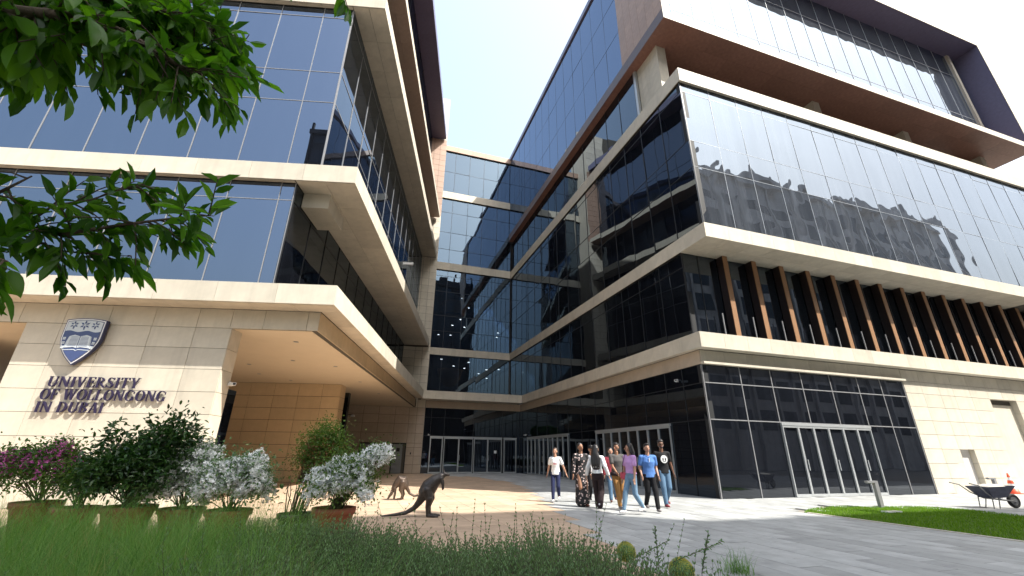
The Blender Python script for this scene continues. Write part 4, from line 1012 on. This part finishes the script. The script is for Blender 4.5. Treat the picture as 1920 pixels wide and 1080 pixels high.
def pot(root, r, h, mat):
    MB().lathe([(r * .62, 0.0), (r * .66, .02), (r * .92, h * .80), (r * .93, h * .81), (r, h * .82), (r * 1.02, h), (r * .90, h), (r * .88, h * .9)], 32).build('pot', mat, root, True)
    MB().lathe([(r * .9, h * .9), (.0005, h * .92)], 24).build('soil', SOIL, root)
def stems(root, pts_list, r0, mat=BARK, name='stem'):
    mb = MB()
    for P_ in pts_list: mb.tube(P_, [r0 * (1 - .7 * i / (len(P_) - 1)) for i in range(len(P_))], 5)
    return tag(mb.build(name, mat, root, True), kind='stuff')
def bushy(root, c, rad, n_cl, per, ls, wr, mat, z0, stem_r=.010, name='foliage', spread=.11, up=.3, nst=26, hollow=.35, lean=(0, 0)):
    """a crown made of leafy twigs: clumps through the volume, thicker towards the outside"""
    d = unitv(n_cl); d[:, 2] = np.abs(d[:, 2]) * 1.25 - .5; rr = rng.uniform(hollow, 1.0, n_cl) ** .6
    rr *= 1 + .18 * np.sin(d[:, 0] * 5 + d[:, 1] * 3) + rng.normal(0, .07, n_cl)
    C_ = np.array(c) + d * rr[:, None] * np.array(rad)
    C_[:, 0] += lean[0] * (C_[:, 2] - z0); C_[:, 1] += lean[1] * (C_[:, 2] - z0)
    pos = np.repeat(C_, per, 0) + rng.normal(0, spread, (n_cl * per, 3)); dd = unitv(len(pos)) + np.repeat(d, per, 0) * .6 + [0, 0, up * .5]
    cloud(name, pos, dd, rng.uniform(.65, 1.25, len(pos)) * ls, wr, mat, root, tint=np.clip(np.repeat(rng.random(n_cl), per) * .6 + rng.random(len(pos)) * .4, 0, 1))
    P_ = []
    for i in rng.choice(n_cl, min(nst, n_cl), replace=False):
        e = C_[i]; b0 = np.array([rng.normal(0, .05), rng.normal(0, .05), z0]); mid = b0 * .5 + e * .5 + np.array([0, 0, .08])
        P_.append([tuple(b0), tuple(mid), tuple(e)])
    stems(root, P_, stem_r)
    return C_, d
FLOWER_T = np.array([[0, 0, 0], [.5, .5, .06], [1.0, 0, .14], [.5, -.5, .06]]); FLOWER_F = np.array([[0, 1, 2, 3]])
def blossoms(root, C_, per, spread, size, mat, name='blossom', petals=5):
    n = len(C_) * per; pos = np.repeat(C_, per, 0) + rng.normal(0, spread, (n, 3)); ax = unitv(n) + [0, -.8, .5]; ax /= np.linalg.norm(ax, axis=1, keepdims=True)
    x, y, z = frames(ax, rng.random(n) * 6.28); P_, D_ = [], []
    for k in range(petals):
        a = 2 * PI * k / petals; D_.append(y * math.cos(a) + z * math.sin(a) + x * .25); P_.append(pos)
    cloud(name, np.concatenate(P_), np.concatenate(D_), np.tile(rng.uniform(.7, 1.2, n) * size, petals), .75, mat, root, T=FLOWER_T, F=FLOWER_F)

def petals(name, c1, c2):
    m_ = leafmat(name, c1, c2, .3, .6, .2)
    for n_x in m_.node_tree.nodes:
        if n_x.type == 'VECT_MATH': n_x.inputs[1].default_value = (1.05, 1.05, 1.05)
    return m_
F_WHITE = petals('white_flower', (.80, .82, .82), (.90, .91, .90)); F_MAG = petals('magenta_flower', (.42, .06, .28), (.66, .20, .50))
def potted(label, px, pyrim, depth, r, h, mat, group='potted shrubs along the planting bed'):
    p = at(px, pyrim, depth); root = empty('potted_shrub', (p.x, p.y, 0), rng.uniform(0, .1), label, 'potted shrub', group)
    pot(root, r, p.z if h is None else h, mat); return root, (p.z if h is None else h)
# from left to right
r_, hh = potted('pink bougainvillea in a terracotta pot at the far left', 72, 940, 7.6, .36, None, TERRA)
C_, d_ = bushy(r_, (-.15, 0, hh + .52), (.88, .6, .52), 300, 22, .062, .55, G_MIX, hh * .9, hollow=.5)
sel = C_[(d_[:, 2] > .05) | (rng.random(len(C_)) < .15)]; sel = sel[rng.random(len(sel)) < .65]; blossoms(r_, sel, 14, .05, .042, F_MAG, 'bract', 4)
r_, hh = potted('low terracotta pot with sparse leafy shrub next to the bougainvillea', 145, 950, 7.3, .33, None, TERRA)
bushy(r_, (.0, 0, hh + .45), (.42, .4, .35), 70, 16, .07, .45, G_MIX, hh * .9)
r_, hh = potted('tall dark green glossy shrub in a pot left of the white flowering shrubs', 244, 948, 7.4, .40, None, TERRA)
bushy(r_, (-.02, 0, hh + .54), (.80, .6, .62), 400, 20, .095, .42, G_DARK, hh * .9, .014, hollow=.3)
bushy(r_, (.38, 0, hh + 1.10), (.42, .4, .50), 95, 12, .10, .42, G_DARK, hh * .9, .012, name='top_foliage', nst=18)
bushy(r_, (-.62, 0, hh + 1.0), (.22, .25, .38), 26, 9, .11, .42, G_DARK, hh * .9, .010, name='side_foliage', nst=12)
r_, hh = potted('broad white flowering shrub, left one of the two beside the stone pier', 342, 952, 7.7, .37, None, TERRA)
C_, d_ = bushy(r_, (.0, 0, hh + .56), (.62, .55, .66), 330, 14, .060, .45, G_SHRUB, hh * .9, hollow=.45); blossoms(r_, C_[rng.random(len(C_)) < .92], 17, .045, .046, F_WHITE)
r_, hh = potted('round white flowering shrub in a terracotta pot in front of the inner wall', 430, 955, 7.5, .37, None, TERRA)
C_, d_ = bushy(r_, (.08, 0, hh + .46), (.66, .55, .55), 290, 14, .060, .45, G_SHRUB, hh * .9, hollow=.45); blossoms(r_, C_[rng.random(len(C_)) < .85], 16, .045, .046, F_WHITE)
r_, hh = potted('leggy shrub of bare stems and a high leafy crown in a black pot', 556, 962, 7.5, .31, None, BLACKP)
stP = []
for i in range(26):
    a = rng.normal(0, .09); b_ = rng.normal(0, .09); t1 = (a * 2.2 + .16, b_ * 1.6, hh + .62)
    stP.append([(a, b_, hh * .9), (a * 1.5 + .07 + rng.normal(0, .03), b_ * 1.3, hh + .32), t1])
stems(r_, stP, .012)
bushy(r_, (.26, .10, hh + 1.02), (.40, .38, .62), 330, 20, .045, .5, G_MIX, hh + .5, .008, hollow=.2)
bushy(r_, (.24, -.05, hh + .92), (.33, .34, .48), 60, 15, .042, .5, G_RUST, hh + .5, .006, name='rusty_foliage')
cloud('low_leaves', np.array([[-.30, -.05, hh + .38], [-.27, 0, hh + .30], [-.33, .0, hh + .26], [-.24, 0, hh + .16], [-.38, 0, hh + .33], [-.21, 0, hh + .42]]), unitv(6) + [-1, 0, 0], .11, .6, G_DARK, r_)
stems(r_, [[(-.05, 0, hh), (-.20, 0, hh + .3), (-.26, 0, hh + .5)]], .008)
r_, hh = potted('spreading white flowering shrub in a bright terracotta pot nearest the kangaroo statues', 627, 951, 7.15, .345, None, TERRA)
C_, d_ = bushy(r_, (.05, 0, hh + .44), (.56, .5, .50), 260, 14, .055, .45, G_MIX, hh * .9, hollow=.4, lean=(.12, 0)); blossoms(r_, C_[rng.random(len(C_)) < .75], 14, .042, .044, F_WHITE)
C2, d2 = bushy(r_, (.62, .0, hh + .80), (.30, .22, .22), 60, 10, .05, .45, G_MIX, hh * .95, .008, name='side_foliage'); blossoms(r_, C2, 16, .04, .042, F_WHITE, 'side_blossom')

# ------------------------------------------------------------------ planting bed, feather grass, low shrubs, cacti
bed = MB(); outline = [(-9, .3), (2.2, .3), (1.75, 1.8), (1.45, 2.7), (1.15, 3.4), (.85, 4.1), (.35, 4.75), (-1.0, 5.15), (-3, 5.5), (-9, 6.2)]
bed.prism(outline, -.03, .30, 'z'); tag(bed.build('planting_bed', SOIL), kind='structure')
def in_bed(n, xr, yr, m_=0.0):
    out = []
    P_ = outline
    while len(out) < n:
        x, y = rng.uniform(*xr), rng.uniform(*yr)
        if inpoly(x, y, P_): out.append((x, y))
    return np.array(out)
def sprigs(name, XY, H, pairs, ls, wr, mat, parent=None, z0=.28, leanmax=.35):
    n = len(XY); ln_ = rng.normal(0, leanmax, (n, 2)); base = np.c_[XY, np.full(n, z0)]; tip = base + np.c_[ln_ * H[:, None], H]
    t = (np.arange(pairs) + .5) / pairs; P_, D_, T_, S_ = [], [], [], []
    tint = rng.random(n)
    for k, tt in enumerate(t):
        c = base + (tip - base) * tt
        for s in (0, 1):
            a = rng.random(n) * .8 + k * 1.6 + s * PI; o = np.c_[np.cos(a), np.sin(a), np.full(n, 1.0 + tt)]
            P_.append(c); D_.append(o); T_.append(np.clip(tint * .5 + tt * .35 + rng.random(n) * .3, 0, 1)); S_.append(np.full(n, ls) * rng.uniform(.7, 1.2, n) * (1.1 - .35 * tt))
    o = cloud(name, np.concatenate(P_), np.concatenate(D_), np.concatenate(S_), wr, mat, parent, tint=np.concatenate(T_))
    # the twigs
    w_ = .0022; V = np.stack([base + [w_, 0, 0], base - [w_, 0, 0], tip - [w_ * .4, 0, 0], tip + [w_ * .4, 0, 0]], 1).reshape(-1, 3)
    tw_ = npmesh('twigs', V, np.arange(n * 4).reshape(-1, 4), BARK, o)
    return o
xy = in_bed(15000, (-3.6, 1.9), (1.0, 5.2)); xy = xy[(xy[:, 0] > -1.55 * xy[:, 1] / 3.0 - .2 + rng.normal(0, .25, len(xy)))]
Hh = rng.uniform(.27, .45, len(xy)) + .07 * np.sin(xy[:, 0] * 3) + .07 * np.sin(xy[:, 1] * 4 + xy[:, 0] * 2) + .05 * np.sin(xy[:, 0] * 9 + xy[:, 1] * 5)
hd_ = sprigs('low_shrubs', xy, np.clip(Hh, .12, .58), 13, .030, .42, G_SHRUB); tag(hd_, 'grey green small leaved ground cover shrubs in the planting bed', 'shrubs')
xy2 = in_bed(70, (-2.6, 1.5), (2.4, 5.1)); tl = sprigs('tall_sprigs', xy2, rng.uniform(.50, .80, len(xy2)), 19, .026, .42, G_SHRUB, hd_, leanmax=.2)
# sprigs reaching out over the paving
for (bx_, by_, tx, ty, dd_) in ((1180, 1052, 1252, 1014, 3.6), (1262, 1054, 1352, 1016, 3.1), (1316, 1075, 1328, 1000, 3.0), (1235, 1060, 1228, 990, 3.4)):
    b0, t0 = at(bx_, by_, dd_), at(tx, ty, dd_); k = np.linspace(0, 1, 20)[:, None]; c = np.array(b0) * (1 - k) + np.array(t0) * k; ax = np.array(t0 - b0); ax /= np.linalg.norm(ax)
    D_ = np.concatenate([ax + unitv(20) * .9, ax + unitv(20) * .9]); cloud('reaching_sprig', np.concatenate([c, c]), D_, .030, .42, G_SHRUB, hd_)
    MB().tube([tuple(b0 + Vector((0, 0, -.12))), tuple(b0), tuple(t0)], .0025, 5).build('reaching_twig', BARK, hd_)
# feather grass tufts
def blades(name, XY, L, W, mat, z0, arch, seg=4, parent=None, wind=(0, 0)):
    n = len(XY); a = rng.random(n) * 2 * PI; out_ = np.c_[np.cos(a), np.sin(a), np.zeros(n)]; b0 = np.c_[XY, np.full(n, z0)]; ar = np.abs(rng.normal(arch, arch * .4, n))[:, None]
    side = np.c_[-np.sin(a), np.cos(a), np.zeros(n)]; V = []
    for i in range(seg + 1):
        t = i / seg; c = b0 + L[:, None] * (np.array([0, 0, 1.]) * (t - .35 * ar * t * t) + out_ * ar * t ** 1.7) + np.array([wind[0], wind[1], 0]) * t * t; ww = W * (1 - .85 * t)
        V.append(c - side * ww); V.append(c + side * ww)
    V = np.stack(V, 1); k = 2 * (seg + 1); F_ = np.array([[2 * i, 2 * i + 1, 2 * i + 3, 2 * i + 2] for i in range(seg)])
    o = npmesh(name, V.reshape(-1, 3), (np.arange(n)[:, None, None] * k + F_[None]).reshape(-1, 4), mat, parent, tint=np.repeat(rng.random(n), k))
    return tag(o, kind='stuff')
tc_ = in_bed(900, (-8, .4), (1.1, 5.6)); tc_ = tc_[(tc_[:, 0] < -1.3 * tc_[:, 1] / 3.0 + .1 + rng.normal(0, .22, len(tc_)))]
XYg = np.repeat(tc_, 90, 0) + rng.normal(0, .05, (len(tc_) * 90, 2))
hv = np.repeat(rng.uniform(.6, 1.12, len(tc_)), 90)
gr = blades('feather_grass', XYg, rng.uniform(.46, .88, len(XYg)) * hv, .0020, G_GRASS, .27, .62)
tag(gr, 'fine arching dark green feather grass at the left of the planting bed', 'grass')
STRAW = leafmat('straw_blade', (.22, .19, .08), (.34, .28, .13), .3, .7, .1)
Xs = np.repeat(tc_, 7, 0) + rng.normal(0, .06, (len(tc_) * 7, 2)); blades('dry_blades', Xs, rng.uniform(.35, .8, len(Xs)), .0018, STRAW, .27, .7, parent=gr)
# lawn
LX = []
while len(LX) < 52000:
    q = rng.uniform([11.9, 1], [17.7, 11.2], (20000, 2)); LX += [p_ for p_ in q if inpoly(p_[0], p_[1], LAWN)]
LX = np.array(LX[:52000]); XYw = np.c_[LX[:, 0] * math.cos(AR) - LX[:, 1] * math.sin(AR), LX[:, 0] * math.sin(AR) + LX[:, 1] * math.cos(AR)]
lawn = blades('lawn', XYw, rng.uniform(.035, .075, len(XYw)), .006, G_LAWN, -.01, .5, seg=2); tag(lawn, 'bright green lawn strip beside the grey paving', 'lawn')
ls_ = MB(); ls_.prism(LAWN, -.036, -.008, 'z'); o = ls_.build('lawn_soil', pbr('lawn_soil', (.075, .10, .02), .95, .3, 6)); o.rotation_euler = (0, 0, AR); tag(o, kind='structure')
kb = MB()
for v0_ in np.arange(1, 10.0, .9): kb.box(11.82, 11.9, v0_, v0_ + .89, -.03, .012)
o = kb.build('lawn_edging', STONE); o.rotation_euler = (0, 0, AR); tag(o, kind='structure')
# barrel cacti
CACT = pbr('cactus_green', (.12, .22, .05), .6, .15, 12); SPINE = leafmat('golden_spine', (.50, .44, .10), (.68, .62, .22), .2, .6, .2)
def cactus(px, py, depth, r, label):
    p = at(px, py, depth); t = empty('barrel_cactus', p, 0, label, 'cactus', 'golden barrel cacti'); b = MB(); nr, nl = 24, 12; 
    for i in range(nl + 1):
        ph = PI * i / nl
        for j in range(nr * 2):
            th = PI * j / nr; rr = r * (1.0 if j % 2 else .87); b.v.append((rr * math.sin(ph) * math.cos(th), rr * math.sin(ph) * math.sin(th), r * .95 * math.cos(ph)))
    m2 = nr * 2
    for i in range(nl):
        for j in range(m2): b.f.append((i * m2 + j, (i + 1) * m2 + j, (i + 1) * m2 + (j + 1) % m2, i * m2 + (j + 1) % m2))
    b.build('cactus_body', CACT, t, True); P_, D_ = [], []
    for j in range(1, m2, 2):
        th = PI * j / nr
        for i in range(1, 16):
            ph = PI * i / 20 + .05; n_v = np.array([math.sin(ph) * math.cos(th), math.sin(ph) * math.sin(th), math.cos(ph)])
            for k in range(6): P_.append(n_v * r * .98); D_.append(n_v * .8 + rng.normal(0, .6, 3))
    cloud('spines', np.array(P_), np.array(D_), r * .17, .05, SPINE, t)
cactus(1174, 1036, 3.95, .082, 'golden barrel cactus at the right end of the shrubs, further one')
cactus(1278, 1072, 3.25, .088, 'golden barrel cactus at the bottom edge of the photo, nearer one')
# dry tuft at the bottom right
xyt = np.array(gnd(1385, 1075, 0))[:2] + rng.normal(0, .10, (160, 2)); tf = blades('grass_tuft', xyt, rng.uniform(.15, .36, 160), .003, G_GRASS, 0, .7); tag(tf, 'sparse thin grass tuft on the paving at the bottom edge', 'grass')

# ------------------------------------------------------------------ the tree over the camera's left shoulder
tree = empty('leafy_tree', (-4.2, .4, 0), 0, 'broad leaved tree whose shaded branches hang into the upper left', 'tree')
inv = Matrix.Translation((4.2, -.4, 0))
def loc_(p): return inv @ Vector(p)
MB().tube([(0, 0, 0), (.05, .05, 1.2), (.0, .1, 2.4), (.15, .2, 3.6)], [.17, .14, .12, .09], 12).build('trunk', BARK, tree, True)
LP, LD, LS, LR = [], [], [], []           # leaf bases, directions, sizes
def branch(pix, r0, r1, density, ls, twig=.20, hang=.5, root=True, spread=1.0, tipfac=1.0):
    pts = [at(*q) for q in pix]
    if root: pts = [Vector((-4.2, .6, 2.6 + .3 * random.random()))] + pts
    K = len(pts)
    MB().tube([tuple(loc_(p)) for p in pts], [r0 + (r1 - r0) * i / (K - 1) for i in range(K)], 8).build('branch', BARK, tree, True)
    tw = MB(); start = 1 if root else 0
    for i in range(start, K - 1):
        a, b_ = pts[i], pts[i + 1]; seg = (b_ - a).length; n = max(1, int(density * seg))
        for q in range(n):
            t = (q + random.random()) / n; c = a.lerp(b_, t); ax = (b_ - a).normalized()
            L = twig * random.uniform(.5, 1.3) * spread
            d0 = (ax * .7 + Vector(unitv(1)[0]) * .9 + Vector((0, 0, -.1))).normalized(); e = c + d0 * L + Vector((0, 0, -hang * L * .3))
            tw.tube([tuple(loc_(c)), tuple(loc_(c.lerp(e, .5) + Vector((0, 0, .012)))), tuple(loc_(e))], [.0045, .003, .002], 5)
            for s in np.linspace(.25, 1, 6):
                p = c.lerp(e, float(s)); sd_ = Vector(unitv(1)[0]); sd_ = (sd_ - d0 * sd_.dot(d0)).normalized()
                LP.append(p); LD.append((d0 * .7 + sd_ * .75 + Vector((0, 0, -hang * random.uniform(.3, 1.6)))).normalized()); LS.append(ls * random.uniform(.6, 1.25)); LR.append(random.gauss(0, .7))
    tag(tw.build('twig', BARK, tree, True), kind='stuff')
# upper dark mass
branch([(-260, 120, 1.9), (-60, 60, 1.9), (130, 70, 1.95), (270, 90, 2.05), (370, 100, 2.15), (440, 110, 2.2)], .05, .006, 85, .12, hang=.9)
branch([(-200, -60, 1.8), (40, -40, 1.85), (220, 0, 1.95), (340, 30, 2.1), (400, 60, 2.2)], .04, .006, 95, .12, hang=.8)
branch([(-250, 10, 1.6), (0, 20, 1.6), (120, 30, 1.65), (230, 60, 1.75), (330, 120, 1.9), (390, 150, 2.0)], .035, .006, 95, .115, hang=.9)
branch([(-240, 40, 2.3), (0, 0, 2.3), (160, 20, 2.4), (300, 40, 2.5), (380, 30, 2.5)], .035, .006, 90, .125, hang=.6)
branch([(200, -160, 2.3), (420, -110, 2.4), (560, -60, 2.4), (650, -36, 2.4)], .02, .005, 14, .12, hang=.7)
# lower branch
branch([(-260, 560, 1.75), (-60, 470, 1.75), (45, 432, 1.8), (130, 437, 1.85), (240, 420, 1.9), (320, 410, 1.95), (395, 404, 2.0)], .016, .003, 40, .105, twig=.17, hang=.35)
branch([(30, 434, 1.8), (100, 385, 1.85), (170, 375, 1.9), (235, 352, 1.95), (270, 345, 1.95)], .006, .002, 36, .10, root=False, twig=.15, hang=.1)
branch([(40, 440, 1.8), (110, 470, 1.85), (190, 478, 1.9), (240, 480, 1.95)], .006, .002, 28, .11, root=False, twig=.12, hang=.9)
branch([(-160, 500, 1.6), (-60, 480, 1.55), (-20, 480, 1.55), (14, 490, 1.55)], .012, .003, 26, .12, root=False, twig=.14, hang=1.2)
branch([(-150, 400, 1.7), (-40, 380, 1.7), (20, 350, 1.72), (60, 330, 1.75)], .010, .003, 24, .10, root=False, twig=.14, hang=.3)
LPn = np.array([tuple(loc_(p)) for p in LP]); LDn = np.array([tuple(d) for d in LD]); LSn = np.array(LS); LRn = np.array(LR)
# the 300 leaves that show largest are objects of their own
W_ = np.array([tuple(p) for p in LP]); rel = W_ - [0, 0, EYE]; dep = rel @ np.array(cF); sx = 960 + FPX * (rel @ np.array(cR)) / dep; sy = 540 - FPX * (rel @ np.array(cU)) / dep
vis = (dep > .3) & (sx > -40) & (sx < 700) & (sy > -30) & (sy < 620); size_px = np.where(vis, LSn / dep, 0); order = np.argsort(-size_px); top_, rest = order[:300], order[300:]
leafmes = []
for v_ in range(3):
    me = bpy.data.meshes.new('leaf'); n_s = 5; V = []; F_ = []
    for i in range(n_s + 1):
        t = i / n_s; wd = (.5 * math.sin(PI * min(1, t ** .85)) ** .8) * (.30 + .04 * v_) * (1 if 0 < i < n_s else .02); zc = -.10 * t * t * (1 + v_ * .6)
        V += [(t, -wd, zc + wd * .28), (t, 0, zc), (t, wd, zc + wd * .28)]
    for i in range(n_s):
        q = 3 * i; F_ += [(q, q + 3, q + 4, q + 1), (q + 1, q + 4, q + 5, q + 2)]
    me.from_pydata(V, [], F_); me.materials.append(G_TREE); at_ = me.attributes.new('tint', 'FLOAT', 'POINT'); at_.data.foreach_set('value', [.45] * len(V))
    me.polygons.foreach_set('use_smooth', [True] * len(me.polygons)); leafmes.append(me)
X_, Y_, Z_ = frames(LDn, LRn)
for i in top_:
    o = bpy.data.objects.new('leaf', leafmes[int(i) % 3]); link(o, tree); M_ = Matrix.Identity(4); s = LSn[i]
    for r in range(3): M_[r][0], M_[r][1], M_[r][2], M_[r][3] = X_[i][r] * s, Y_[i][r] * s, Z_[i][r] * s, LPn[i][r]
    o.matrix_local = M_
cloud('leaf', LPn[rest], LDn[rest], LSn[rest], .34, G_TREE, tree, roll=LRn[rest], tint=np.clip(rng.normal(.45, .25, len(rest)), 0, 1))
# crown above and behind the view, out of frame
nC = 16000; cc = unitv(nC) * rng.uniform(.55, 1, (nC, 1)) ** .5 * [2.4, 2.2, 1.3] + [-.2, -.6, 4.9]; cloud('crown', cc, unitv(nC) + [0, 0, -.3], .12, .42, G_TREE, tree)
# street tree by the road, seen far left under the wing
st = empty('street_tree', LW(-27, 30, 0), 0, 'green tree glimpsed under the wing at the far left edge', 'tree')
MB().tube([(0, 0, 0), (0, 0, 3)], [.2, .14], 8).build('trunk', BARK, st); n = 6000; cloud('crown', unitv(n) * rng.uniform(.5, 1, (n, 1)) * [2.4, 2.4, 2.0] + [0, 0, 4.6], unitv(n), .2, .5, G_MIX, st)
